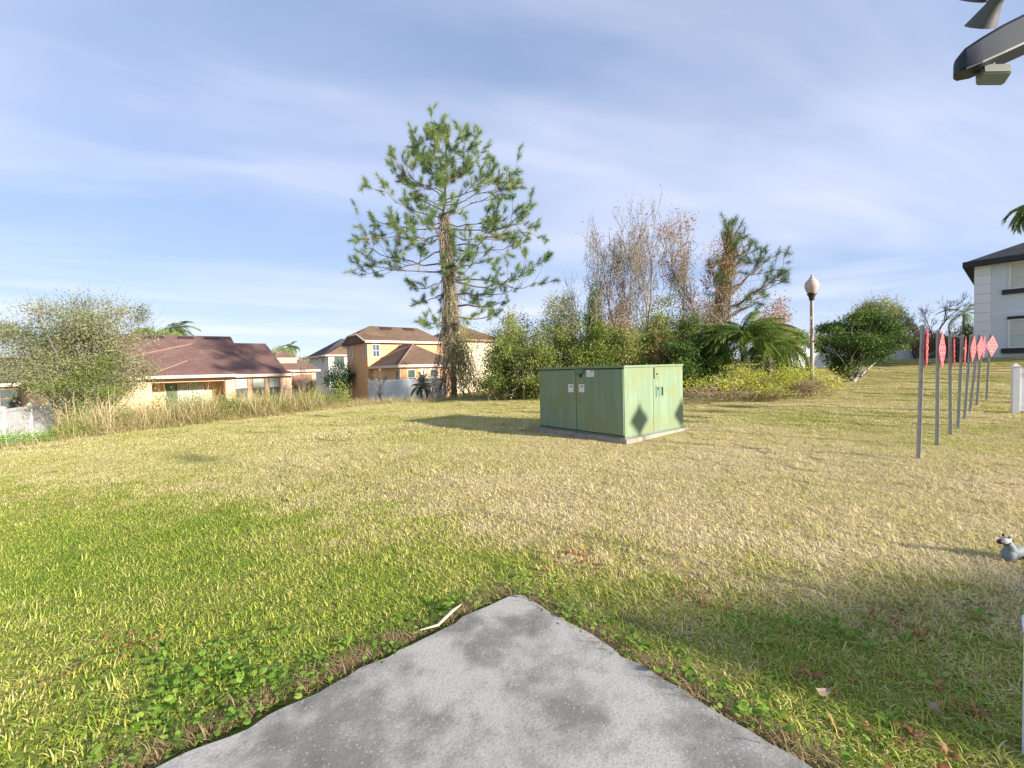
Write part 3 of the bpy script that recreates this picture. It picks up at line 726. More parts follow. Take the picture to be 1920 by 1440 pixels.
# ------------------------------------------------------------------ road end markers
BASES = [(1723, 862), (1758, 830), (1783, 811), (1797, 796), (1809, 783), (1819, 771), (1832, 760), (1850, 750)]
TOPS = [(1732, 610), (1760, 613), (1782, 621), (1806, 619), (1823, 624), (1838, 625), (1843, 627), (1858, 625)]
YAW = [2, 8, .5, 2, 9, 11, 6, 22]
WHICH = ['tallest in view, nearest to the camera', 'second nearest, its sign turned slightly', 'third nearest, its sign seen edge on', 'fourth nearest, its sign a thin sliver',
         'fifth nearest, a narrow red diamond', 'fourth from the far end is beside it, leaning right', 'last but one, half hidden behind its neighbour', 'farthest one, its diamond turned most towards us']
WHICH[5] = 'third from the far end, leaning to the right'
def marker(i):
    y = 1.95 * FPX / (BASES[i][1] - TOPS[i][1]); b = at(*BASES[i], y); tp = at(*TOPS[i], y)
    zb = gz1(b[0], b[1]); H = 1.95
    t = empty('road_end_marker', (b[0], b[1], zb))
    lean = math.atan2(tp[0] - b[0], H); view = math.atan2(b[0], b[1])
    t.rotation_euler = (0, lean * .9, 0)
    tag(t, 'grey steel post with red diamond sign, ' + WHICH[i], 'marker post', 'row of red diamond road end markers')
    # hat section post; open side towards the sign
    q = Matrix.Rotation(-view, 3, 'Z')
    prof = [(a_ * .82, b_ * .82) for a_, b_ in [(-.040, .0), (-.024, .0), (-.016, .028), (.016, .028), (.024, .0), (.040, .0), (.040, .005), (.028, .005), (.019, .034), (-.019, .034), (-.028, .005), (-.040, .005)]]
    sq = Matrix.Rotation(-view - R_(90 - 35), 3, 'Z')
    vs = []
    for z in (-.35, H):
        vs += [tuple((sq @ Vector((px_, -py_, 0)))[:2]) + (z,) for px_, py_ in prof]
    n = len(prof); MB().add(vs, [tuple(range(n - 1, -1, -1)), tuple(range(n, 2 * n))] + [(k, (k + 1) % n, n + (k + 1) % n, n + k) for k in range(n)]).build('post', M['galv'], t)
    # sign plate: normal turned YAW degrees out of the line of sight
    nrm = Vector((math.cos(view - R_(YAW[i])), -math.sin(view - R_(YAW[i])), 0))      # to the right of the view line
    nrm = Vector((math.cos(view), -math.sin(view), 0)); nrm = Matrix.Rotation(-R_(YAW[i]), 3, 'Z') @ nrm
    sd = Vector((0, 0, 1)).cross(nrm); hs_ = .315; c = Vector((0, 0, H - .335)) + nrm * .045
    th = .004; vs = []
    for s_ in (-th, th):
        for (a, bz) in ((0, -hs_), (hs_ - .02, -.02), (hs_ - .02, .02), (.02, hs_ - .02), (-.02, hs_ - .02), (-hs_ + .02, .02), (-hs_ + .02, -.02)):
            vs.append(c + sd * a + Vector((0, 0, bz)) + nrm * s_)
    sg = MB().add(vs, [tuple(range(6, -1, -1)), tuple(range(7, 14))] + [(k, (k + 1) % 7, 7 + (k + 1) % 7, 7 + k) for k in range(7)]).build('sign_plate', M['sign'], t)
    rf = MB()
    for s_ in (-1, 1):
        for a in (-1, 0, 1):
            for bz in (-1, 0, 1):
                p = c + sd * (a - bz) * .095 + Vector((0, 0, (a + bz) * .095)) + nrm * s_ * (th + .0005)
                rf.lathe([(.036, 0), (.036, .004), (.028, .008), (0, .009)], 10, nrm * s_, p)
    r_ = rf.build('reflectors', M['reflector'], sg); r_['kind'] = 'stuff'
    for zz_ in (H - .2, H - .5): MB().lathe([(.012, 0), (.012, .06), (0, .06)], 8, nrm, Vector((0, 0, zz_))).build('bolt', M['galv'], t)
for i in range(8): marker(i)

# ------------------------------------------------------------------ lamp post and flag
def lamp():
    y = 16.0; tp = at(1522, 514, y); x0 = tp[0]; g0 = gz1(x0, y); H = tp[2] - g0
    t = empty('lamp_post', (x0, y, g0)); tag(t, 'tall park lamp post with frosted acorn globe beside the dark bush', 'lamp post')
    zc = H - .98
    MB().lathe([(.16, 0), (.16, .12), (.13, .16), (.12, .5), (.08, .6)], 16).build('base', M['lamppole'], t, True)
    MB().lathe([(.075, .6), (.058, zc)], 14).build('pole', M['lamppole'], t, True)
    MB().lathe([(.062, zc), (.085, zc + .03), (.085, zc + .08), (.12, zc + .2), (.155, zc + .22), (.155, zc + .27), (.10, zc + .28)], 18).build('fitter', M['lampblack'], t, True)
    z = zc + .275
    MB().lathe([(.12, z), (.17, z + .06), (.225, z + .2), (.235, z + .30), (.20, z + .42), (.11, z + .52), (.075, z + .545)], 24).build('globe', M['globe'], t, True)
    MB().lathe([(.085, z + .54), (.09, z + .57), (.05, z + .60), (.035, z + .64), (.045, z + .67), (0, z + .705)], 16).build('finial', M['globe'], t, True)
    f = empty('flag', tuple(at(1519, 640, y - .1)))
    tag(f, 'small furled red and white striped flag hanging on the lamp post', 'flag')
    zt = at(1519, 598, y - .1)[2] - f.location.z
    MB().tube([(-.03, .02, -.05), (.02, -.02, zt + .1)], .012, 6).build('flag_pole', M['white'], f)
    ns = 11
    for k in range(ns):
        w0 = .025 + .075 * (k / ns) ** .8; w1 = .025 + .075 * ((k + 1) / ns) ** .8; vs = []
        for (ww, zz_) in ((w0, zt * (1 - k / ns)), (w1, zt * (1 - (k + 1) / ns) + .012)):
            for s in (0, 1, 2, 3): vs.append((.02 + ww * s / 3, -.03 + .03 * math.sin(s * 2.1 + k), zz_ - .02 * s))
        vs += [(a, b + .006, c) for a, b, c in vs]
        MB().add(vs, [(s, s + 1, s + 5, s + 4) for s in range(3)] + [(s + 12, s + 8, s + 9, s + 13)[::1] for s in range(3)] + [(0, 4, 12, 8), (3, 11, 15, 7)] + [(s, s + 8, s + 9, s + 1) for s in range(3)] + [(s + 4, s + 5, s + 13, s + 12) for s in range(3)]).build('stripe', M['flagred' if k % 2 == 0 else 'flagwhite'], f)
lamp()

# ------------------------------------------------------------------ fences
def vinyl_fence(P0, P1, h, label, zoff=0.0, m='white', span=2.4, board=.15, caps=True, split=False, zb=None):
    P0 = np.array(P0, float); P1 = np.array(P1, float); L = np.linalg.norm(P1 - P0); k = max(1, round(L / span)); rz = math.atan2(P1[1] - P0[1], P1[0] - P0[0])
    z0 = gz1(*P0) + zoff if zb is None else zb
    t = empty('vinyl_fence', (P0[0], P0[1], z0), rz); tag(t, label, 'fence')
    pm = cm = None
    for i in range(k + 1):
        f = i / k; q = P0 + (P1 - P0) * f; zz_ = (gz1(*q) + zoff - z0) if zb is None else 0.0
        if pm is None:
            po = MB().box(-.06, .06, -.06, .06, -.2, h).build('post', M[m], t, bevel=.006); pm = po.data
            ca = MB().box(-.075, .075, -.075, .075, h + .001, h + .03).add([(-.065, -.065, h + .03), (.065, -.065, h + .03), (.065, .065, h + .03), (-.065, .065, h + .03), (0, 0, h + .09)], [(0, 1, 4), (1, 2, 4), (2, 3, 4), (3, 0, 4)]).build('cap', M[m], po); cm = ca.data
        else:
            po = link_mesh('post', pm, None, t); ca = link_mesh('cap', cm, None, po)
        po.location = (L * f, 0, zz_)
        if i < k:
            q2 = P0 + (P1 - P0) * ((i + 1) / k); z2 = (gz1(*q2) + zoff - z0) if zb is None else 0.0
            x0, x1 = L * f + .062, L * (i + 1) / k - .062; zz_ = min(zz_, z2)
            MB().box(x0, x1, -.035, .035, zz_ + h - .16, zz_ + h - .04).build('top_rail', M[m], t)
            MB().box(x0, x1, -.035, .035, zz_ + .06, zz_ + .20).build('bottom_rail', M[m], t)
            nb = max(1, round((x1 - x0) / board)); bw = (x1 - x0) / nb; pn = MB()
            for j in range(nb):
                bx = MB() if split else pn
                bx.box(x0 + j * bw + .004, x0 + (j + 1) * bw - .004, -.016, .016, zz_ + .201, zz_ + h - .161)
                if split: bx.build('board', M[m], t)
            if not split: pn.build('panel', M[m], t)
    return t
def xy(u, v, y): return at(u, v, y)[:2]
vinyl_fence(xy(-60, 770, 13.8), xy(96, 752, 20.0), 1.62, 'weathered white vinyl fence behind the bushy tree at the left edge', m='white_old', zb=-1.08)
vinyl_fence(xy(692, 712, 29.0), xy(835, 712, 30.0), 1.8, 'white vinyl fence standing in front of the orange two storey house', zb=-.78, m='white')
vinyl_fence(xy(1460, 672, 26), xy(1560, 668, 27.5), 1.35, 'low white vinyl fence seen beside the foot of the lamp post', m='white')
vinyl_fence(xy(1600, 664, 27.5), xy(1815, 650, 31), 1.45, 'white vinyl fence running behind the dark bush towards the grey house', m='white', zoff=-.1)
a0 = xy(1903, 780, 10.3); vinyl_fence(a0 + np.array([.0, 0]), a0 + np.array([1.5, -.95]) * 1.3, 1.12, 'short white picket fence end at the right edge behind the posts', m='white', board=.10, span=2.3, split=True)

# ------------------------------------------------------------------ floodlight on its pole, white post
def floodlight():
    y = 2.1
    foot = np.array([2.86, 2.14]); g0 = gz1(*foot); zt = at(1960, 70, 2.12)[2]
    t = empty('floodlight', (foot[0], foot[1], g0)); inv = np.array([foot[0], foot[1], g0])
    tag(t, 'grey security floodlight with two flared lamp heads and a square sensor', 'floodlight')
    MB().tube([(0, 0, -.3), (0, 0, zt - g0 + .05)], .016, 10).build('pole', M['galv'], t, True)
    # long hood: a lofted channel, rounded nose on the left
    st = [(1791, 138, .006, .012), (1793, 126, .065, .06), (1803, 120, .09, .10), (1830, 108, .11, .13), (1870, 88, .125, .14), (1925, 62, .13, .145), (1985, 34, .13, .145)]
    V, Fs = [], []; V2 = []
    for k, (u, v, hh, dd) in enumerate(st):
        c = at(u, v, y + .03) - inv
        for (a, b) in ((-1, -.5), (-.9, .42), (-.5, .62), (.5, .62), (.9, .42), (1, -.5)):
            V.append(c + np.array([a * dd * .25, a * dd * .5, b * hh]))
    n = 6
    for k in range(len(st) - 1):
        for j in range(n - 1): Fs.append((k * n + j, k * n + j + 1, (k + 1) * n + j + 1, (k + 1) * n + j))
    Fs.append(tuple(range(n))); Fs.append(tuple((len(st) - 1) * n + j for j in range(n)))
    hood = MB().add(V, Fs).build('hood', M['flood'], t, True)
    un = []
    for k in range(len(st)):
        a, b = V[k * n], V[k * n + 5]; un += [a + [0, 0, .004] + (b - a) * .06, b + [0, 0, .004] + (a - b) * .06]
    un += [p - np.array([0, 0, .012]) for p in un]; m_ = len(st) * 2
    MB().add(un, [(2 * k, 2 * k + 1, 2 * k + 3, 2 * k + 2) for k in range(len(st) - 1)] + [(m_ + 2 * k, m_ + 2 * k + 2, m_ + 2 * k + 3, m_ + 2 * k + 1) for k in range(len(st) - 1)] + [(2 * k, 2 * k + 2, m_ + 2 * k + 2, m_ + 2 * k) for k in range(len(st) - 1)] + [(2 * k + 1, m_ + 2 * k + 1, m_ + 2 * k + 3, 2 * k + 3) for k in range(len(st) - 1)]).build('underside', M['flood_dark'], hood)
    # sensor box under the hood
    c = Vector(at(1862, 140, y + .02) - inv); rot = Matrix.Rotation(R_(18), 3, 'Y') @ Matrix.Rotation(R_(-24), 3, 'Z') @ Matrix.Rotation(R_(-30), 3, 'X')
    bx = MB().box(-.052, .052, -.03, .03, -.042, .042); bx.v = [tuple(rot @ Vector(p) + c) for p in bx.v]; sb = bx.build('sensor', M['sensor'], t, bevel=.006)
    MB().tube([c + Vector((-.01, .02, .03)), Vector(at(1866, 104, y + .04) - inv)], .016, 8).build('swivel', M['flood_dark'], sb)
    # two flared heads
    for (mu, mv, tu, tv) in ((1838, 50, 1872, -6), (1821, 0, 1856, -55)):
        mth = Vector(at(mu, mv, y + .10) - inv); tail = Vector(at(tu, tv, y + .02) - inv); ax = (mth - tail); L = ax.length
        h = MB().lathe([(.030, -.10), (.036, -.02), (.030, 0), (.032, L * .25), (.048, L * .6), (.066, L), (.062, L), (.044, L * .6), (.02, L * .3), (0, L * .28)], 22, ax.normalized(), tail).build('lamp_head', M['shade'], t, True)
        tl = tail - ax.normalized() * .09
        MB().tube([tl, tl + Vector((.08, .03, -.01)), Vector(at(1975, 20, y + .03) - inv)], .014, 8).build('arm', M['flood_dark'], h)
    MB().tube([Vector(at(1985, 32, y + .03) - inv), Vector((0, 0, zt - g0))], .02, 8).build('bracket', M['flood'], t)
floodlight()
def white_post():
    x, y = 1.955, 1.55; g0 = gz1(x, y); t = empty('fence_post', (x, y, g0), math.atan2(.644, .765))
    tag(t, 'white vinyl post at the lower right edge beside the patio', 'post')
    MB().box(-.05, .05, -.05, .05, -.2, .48).build('post', M['white'], t, bevel=.005)
    MB().box(-.053, .053, -.053, .053, .481, .50).add([(-.055, -.055, .501), (.055, -.055, .501), (.055, .055, .501), (-.055, .055, .501), (0, 0, .53)], [(0, 1, 4), (1, 2, 4), (2, 3, 4), (3, 0, 4), (3, 2, 1, 0)]).build('cap', M['white'], t)
white_post()

# ------------------------------------------------------------------ small things on the ground
def ornament():
    p = at(1899, 1066, 3.10); g0 = gz1(p[0], p[1]); t = empty('garden_ornament', (p[0], p[1], g0))
    t.scale = (.82, .82, .82); tag(t, 'small grey and white figure with a dark muzzle on the dry grass', 'ornament')
    def ell(c, r, ax=(0, 0, 1), n=14):
        pr = [(r[0] * math.sin(math.pi * k / 10), -r[1] * math.cos(math.pi * k / 10)) for k in range(11)]; return MB().lathe(pr, n, ax, c)
    ell((.03, .02, .075), (.055, .115), (1, .1, .1)).build('body', M['orn_grey'], t, True)
    ell((-.045, -.01, .055), (.045, .058), (.4, 0, 1)).build('leg', M['orn_grey'], t, True)
    ell((.12, .0, .05), (.04, .055), (0, 0, 1)).build('leg', M['orn_grey'], t, True)
    MB().tube([(-.02, 0, .09), (-.035, 0, .14), (-.065, -.005, .175)], [.045, .038, .03], 10).build('neck', M['orn_grey'], t, True)
    h = ell((-.085, -.01, .195), (.032, .05), (-.9, 0, -.25)).build('head', M['orn_white'], t, True)
    ell((-.13, -.012, .183), (.022, .026), (-1, 0, -.2)).build('muzzle', M['orn_dark'], h, True)
    ell((-.075, .012, .228), (.010, .022), (.2, .2, 1), 8).build('ear', M['orn_dark'], h, True)
    ell((-.07, -.03, .225), (.010, .020), (.2, -.2, 1), 8).build('ear', M['orn_grey'], h, True)
ornament()
def small():
    a = [at(865, 1146, 2.62), at(845, 1168, 2.5), at(818, 1186, 2.42), at(790, 1197, 2.37)]
    P = [(p[0] - a[0][0], p[1] - a[0][1], .03 + .02 * (i == 1)) for i, p in enumerate([at(u, v, y) for (u, v, y) in ((865, 1146, 2.63), (848, 1166, 2.52), (822, 1186, 2.42), (788, 1196, 2.375))])]
    o = MB().tube(P, [.004, .010, .008, .003], 7).build('dry_stick', M['stick'], None, True); o.location = (a[0][0], a[0][1], 0)
    tag(o, 'pale curved dry stick lying along the edge of the slab', 'stick')
    pl = [((1540, 1296), 'pale crumpled dry leaf in the green grass right of the slab'), ((1755, 1331), 'pinkish oval dry leaf in the grass at lower right'), ((290, 1217), 'pale round leaf lying on the grass at lower left'), ((1415, 1050), 'small tan leaf fleck on the dry grass in the middle')]
    for k, ((u, v), lb) in enumerate(pl[:3]):
        d = fw + RT * ((u - 960) / FPX) + UP * ((720 - v) / FPX); q = np.array([0, 0, CAM_H]) + d * ((.05 - CAM_H) / d[2]); r = np.random.default_rng(k)
        L = .03 if k == 2 else .042; vs = []
        for zt in (0, .0015):
            for i in range(12):
                a_ = 6.283 * i / 12; rad = L * (.55 + .1 * math.cos(2 * a_)) * r.uniform(.9, 1.1)
                vs.append((rad * math.cos(a_) * 1.2, rad * math.sin(a_) * .75, zt + .014 * math.cos(a_ * 2 + k) + .008))
        o = MB().add(vs, [tuple(range(11, -1, -1)), tuple(range(12, 24))] + [(i, (i + 1) % 12, 12 + (i + 1) % 12, 12 + i) for i in range(12)]).build('fallen_leaf', M['dryleaf'])
        o.location = (q[0], q[1], .045); o.rotation_euler = (.25, .1, k * 1.3); tag(o, lb, 'leaf')
small()

# ------------------------------------------------------------------ houses
def roof(t, name, FL, FR, BR, BL, RA, RB, m, thick=.17, fascia='fascia', caps=True, clipA=None):
    P = [np.array(p, float) for p in (FL, FR, BR, BL, RA, RB)]
    lo = [p - np.array([0, 0, thick]) for p in P[:4]]
    vs = P + lo
    fs = [(0, 1, 5, 4), (1, 2, 5), (2, 3, 4, 5), (3, 0, 4), (9, 8, 7, 6), (0, 6, 7, 1), (1, 7, 8, 2), (2, 8, 9, 3), (3, 9, 6, 0)]
    r_ = MB().add(vs, fs).build(name, m, t)
    if fascia:
        f = MB(); c = sum(P[:4]) / 4
        for i in range(4):
            a, b = P[i], P[(i + 1) % 4]; d = b - a; L = np.linalg.norm(d); d = d / L; o = np.cross(d, [0, 0, 1.0])
            if o @ (a - c) < 0: o = -o
            q = [a + o * .004, b + o * .004, b + o * .035, a + o * .035]
            f.add([p + [0, 0, .03] for p in q] + [p - [0, 0, thick + .02] for p in q], [(0, 1, 2, 3), (7, 6, 5, 4), (0, 4, 5, 1), (1, 5, 6, 2), (2, 6, 7, 3), (3, 7, 4, 0)])
        f.build('fascia', M[fascia], r_)
    if caps:
        L = [(4, 5)] + [(a, b) for a, b in ((0, 4), (1, 5), (2, 5), (3, 4))]
        tube_obj('ridge_cap', [(np.array([P[a] + [0, 0, .02], P[b] + [0, 0, .02]]), np.array([.055, .055])) for a, b in L if np.linalg.norm(P[a] - P[b]) > .3], M['ridge'], r_, 6)
    return r_
def window(t, face, c0, c1, z0, z1, pl, pane='glass', frame='frame', rows=1, cols=1, fw_=.06, sill=None, blind=None, head=None):
    def bx(a0, a1, z_0, z_1, d0, d1):
        return MB().box(a0, a1, pl - d1, pl - d0, z_0, z_1) if face == 'y' else MB().box(pl - d1, pl - d0, a0, a1, z_0, z_1)
    f = MB()
    for q in (bx(c0 - fw_, c0, z0 - fw_, z1 + fw_, -.01, .05), bx(c1, c1 + fw_, z0 - fw_, z1 + fw_, -.01, .05), bx(c0 + .001, c1 - .001, z1, z1 + fw_, -.01, .05), bx(c0 + .001, c1 - .001, z0 - fw_, z0, -.01, .05)): f.add(q.v, q.f)
    wnd = f.build('window', M[frame], t)
    for i in range(cols):
        for j in range(rows):
            a0 = c0 + (c1 - c0) * i / cols; a1 = c0 + (c1 - c0) * (i + 1) / cols; b0 = z0 + (z1 - z0) * j / rows; b1 = z0 + (z1 - z0) * (j + 1) / rows
            g_ = .014; bx(a0 + g_ * (i > 0), a1 - g_ * (i < cols - 1), b0 + g_ * (j > 0), b1 - g_ * (j < rows - 1), -.005, .012).build('pane', M[blind if (blind and j >= rows / 2) else pane], wnd)
    if rows > 1 or cols > 1:
        mb = MB()
        for i in range(1, cols): a = c0 + (c1 - c0) * i / cols; q = bx(a - .014, a + .014, z0 + .001, z1 - .001, -.004, .03); mb.add(q.v, q.f)
        for j in range(1, rows): b = z0 + (z1 - z0) * j / rows; q = bx(c0 + .001, c1 - .001, b - .018, b + .018, -.003, .034); mb.add(q.v, q.f)
        mb.build('mullion', M[frame], wnd)
    if sill: bx(c0 - .33, c1 + .33, z0 - fw_ - .26, z0 - fw_ - .002, -.01, .12).build('sill', M[sill], wnd)
    if head: bx(c0 - .12, c1 + .12, z1 + fw_ + .002, z1 + fw_ + .16, -.01, .09).build('head_trim', M[head], wnd)
    return wnd
RZB = math.atan2(.644, .765)

def left_house():
    t = empty('house', (-22.7, 32.5, 0), RZB); tag(t, 'single storey peach stucco house with brown hip roof and covered porch', 'house')
    z0, ze = -1.6, 1.42
    # front wall with the porch opening between x=-3.6 and x=.75, right part with windows
    MB().box(.78, 5.4, 0, 8, z0, ze).build('wall', M['stucco'], t)
    MB().box(-9.5, -3.62, 0, 8, z0, ze).build('wall', M['stucco'], t)
    MB().box(-3.60, .76, 2.4, 8, z0, ze).build('wall', M['stucco'], t)
    MB().box(-3.60, .76, .02, .32, 1.18, ze - .01).build('beam', M['stucco'], t)
    MB().box(-3.60, .76, .33, 2.38, 1.30, ze - .02).build('porch_ceiling', M['stucco_cream'], t)
    sd = MB().box(-2.9, -.45, 2.30, 2.385, z0 + .1, 1.15).build('sliding_door', M['frame'], t)
    for k in range(3):
        x = -2.85 + k * .80; MB().box(x, x + .74, 2.27, 2.296, z0 + .15, 1.08).build('pane', M['glass_green'], sd)
        bl = MB()
        for j in range(6): bl.box(x + .04 + j * .118, x + .13 + j * .118, 2.255, 2.268, z0 + .2, 1.05)
        if k > 0: bl.build('blind', M['blind'], sd)
    MB().box(.70, .765, -.02, .0, z0, 1.3).build('downspout', M['frame_brown'], t)
    for a, b in ((1.42, 2.18), (2.58, 3.38), (3.74, 4.46)):
        window(t, 'y', a, b, -.2, 1.28, 0, 'glass', 'frame_brown', 2, 1, .05, blind='blind')
    roof(t, 'roof', (-9.8, -.45, 1.6), (5.7, -.45, 1.6), (5.7, 16, 1.6), (-9.8, 16, 1.6), (-.87, 5.2, 4.30), (-.85, 9.5, 4.30), M['shingle'])
    rf = roof(t, 'roof', (-10, 1.0, 1.75), (2.6, 1.0, 1.75), (2.6, 15, 1.75), (-10, 15, 1.75), (-8.8, 8, 5.22), (2.2, 8, 5.22), M['shingle'], fascia=None, caps=False)
    roof(t, 'roof', (-1, 1.6, 1.7), (5.5, 1.6, 1.7), (5.5, 14, 1.7), (-1, 14, 1.7), (1, 8, 4.62), (5.05, 8, 4.62), M['shingle'], fascia=None, caps=False)
    roof(t, 'porch_roof', (-3.9, -.75, 1.64), (1.35, -.75, 1.64), (1.35, 5, 1.64), (-3.9, 5, 1.64), (-1.45, 1.9, 2.78), (-1.45, 3.6, 2.78), M['shingle'], thick=.15)
    for a, b in ((-4.15, -2.57), (-1.74, -.62), (.15, 1.25)):
        zv = 1.75 + (7.35 - 1.0) / 7.0 * 3.47
        MB().add([(a, 7.25, zv - .03), (b, 7.25, zv - .03), (b, 7.6, zv + .17), (a, 7.6, zv + .17), (a, 7.22, zv + .05), (b, 7.22, zv + .05), (b, 7.6, zv + .22), (a, 7.6, zv + .22)], [(0, 3, 2, 1), (4, 5, 6, 7), (0, 1, 5, 4), (1, 2, 6, 5), (2, 3, 7, 6), (3, 0, 4, 7)]).build('roof_vent', M['vent'], rf)
    MB().lathe([(.04, 2.3), (.04, 3.15)], 8, None, (2.2, 4.2, 0)).build('pipe_vent', M['frame'], rf)
left_house()

def orange_house():
    O = at(688, 640, 38); t = empty('house', (O[0], O[1], 0), RZB); tag(t, 'two storey orange stucco house with brown hip roof behind the tall pine', 'house')
    z0 = -1.6
    MB().box(0, 7.7, 0, 5.2, z0, 4.26).build('wall', M['stucco_or'], t)
    MB().add([(.01, .05, 4.262), (.01, 5.15, 4.262), (.01, 3.65, 5.0), (.01, 1.55, 5.0), (.3, .05, 4.262), (.3, 5.15, 4.262), (.3, 3.65, 5.0), (.3, 1.55, 5.0)], [(0, 1, 2, 3), (7, 6, 5, 4), (0, 4, 5, 1), (1, 5, 6, 2), (2, 6, 7, 3), (3, 7, 4, 0)]).build('gable_wall', M['stucco_or'], t)
    ze = 4.34; cF, cB = 1.45, 3.75; zc = 5.04
    P = [(-.35, -.4, ze), (8.0, -.4, ze), (8.0, 5.6, ze), (-.35, 5.6, ze), (-.35, cF, zc), (-.35, cB, zc), (1.35, 2.6, 5.95), (6.3, 2.6, 5.95)]
    vs = P + [(-.35, -.4, ze - .16), (8.0, -.4, ze - .16), (8.0, 5.6, ze - .16), (-.35, 5.6, ze - .16), (-.35, cF, zc - .16), (-.35, cB, zc - .16)]
    r_ = MB().add(vs, [(0, 1, 7, 6, 4), (1, 2, 7), (2, 3, 5, 6, 7), (4, 6, 5), (8, 9, 1, 0), (9, 10, 2, 1), (10, 11, 3, 2), (0, 4, 12, 8), (4, 5, 13, 12), (5, 3, 11, 13), (8, 12, 13, 11), (8, 11, 10, 9)]).build('roof', M['shingle_tan'], t)
    MB().box(-.35, 8.0, -.44, -.405, ze - .18, ze + .02).build('fascia', M['fascia'], r_)
    tube_obj('rake_trim', [(np.array([(-.38, -.4, ze - .06), (-.38, cF, zc - .06), (-.38, cB, zc - .06), (-.38, 5.6, ze - .06)]), np.full(4, .09))], M['fascia'], r_, 4)
    for a in (2.2, 4.6): MB().add([(a, 1.9, 5.5), (a + 1.1, 1.9, 5.5), (a + 1.1, 2.3, 5.82), (a, 2.3, 5.82), (a, 1.86, 5.62), (a + 1.1, 1.86, 5.62), (a + 1.1, 2.3, 5.88), (a, 2.3, 5.88)], [(0, 3, 2, 1), (4, 5, 6, 7), (0, 1, 5, 4), (1, 2, 6, 5), (2, 3, 7, 6), (3, 0, 4, 7)]).build('roof_vent', M['vent'], r_)
    window(t, 'y', .50, 1.08, 2.92, 4.0, 0, 'glass', 'frame', 2, 2, .07)
    window(t, 'x', .28, .72, 2.92, 4.0, 0, 'glass', 'frame', 2, 1, .07)
    window(t, 'x', 3.55, 4.0, 2.95, 4.05, 0, 'glass', 'frame', 2, 1, .07)
    # lower wing projecting forwards
    MB().box(.4, 5.6, -5.68, -.01, z0, 1.88).build('wall', M['stucco_or'], t)
    roof(t, 'roof', (.05, -6.05, 2.03), (5.95, -6.05, 2.03), (5.95, 1.9, 2.03), (.05, 1.9, 2.03), (3.0, -2.9, 3.9), (3.02, -.05, 3.9), M['shingle_tan'])
    window(t, 'y', 1.0, 1.6, .35, 1.62, -5.68, 'glass_green', 'frame', 2, 1, .06)
    window(t, 'y', 2.1, 2.6, .35, 1.62, -5.68, 'blind', 'frame', 2, 1, .06)
    window(t, 'y', 3.05, 3.75, .35, 1.62, -5.68, 'glass', 'frame', 2, 1, .06)
    window(t, 'x', -5.25, -4.85, .35, 1.62, .4, 'glass_green', 'frame', 1, 1, .06)
    MB().box(.3, .36, -5.74, -5.69, z0, 1.85).build('downspout', M['fascia'], t)
orange_house()

def white_house():
    y = 60; O = at(617, 700, y); t = empty('house', (O[0], O[1], 0), RZB); tag(t, 'distant white two storey house with grey brown roof left of the orange house', 'house')
    z0 = -2; X3 = (.765, .644); Y3 = (-.644, .765)
    h = lambda u, v, **k: hit(O, X3, Y3, u, v, **k)
    ze = h(618, 666, y=0)[2]; xr = 6.5; yb = h(582, 670, x=0)[1]
    MB().box(0, xr, 0, yb, z0, ze).build('wall', M['stucco_white'], t)
    xa = h(637, 653, y=0)[0]; za = h(637, 653, y=0)[2]
    MB().add([(0.02, .02, ze), (2 * xa, .02, ze), (xa, .02, za), (.02, .4, ze), (2 * xa, .4, ze), (xa, .4, za)], [(0, 1, 2), (5, 4, 3), (0, 2, 5, 3), (1, 4, 5, 2), (0, 3, 4, 1)]).build('gable_wall', M['stucco_white'], t)
    roof(t, 'roof', (-.5, -.4, ze), (2 * xa + .6, -.4, ze), (2 * xa + .6, 6, ze), (-.5, 6, ze), (xa, -.4, za + .25), (xa, 6, za + .25), M['shingle_tan'], fascia='frame', caps=False, thick=.12)
    roof(t, 'roof', (-.6, .5, ze + .01), (xr + .5, .5, ze + .01), (xr + .5, yb + .6, ze + .01), (-.6, yb + .6, ze + .01), (3.2, yb * .45, za + 1.7), (4.5, yb * .55, za + 1.7), M['shingle_grey'], caps=False)
    a = h(629, 667, y=0); b = h(643, 681, y=0); window(t, 'y', a[0], b[0], b[2], a[2], 0, 'glass_green', 'trim_dark', 2, 2, .18)
    for u in (598, 606): a = h(u, 672, x=0); window(t, 'x', a[1] - .4, a[1] + .4, a[2] - 1.3, a[2], 0, 'glass', 'frame', 2, 1, .06)
white_house()

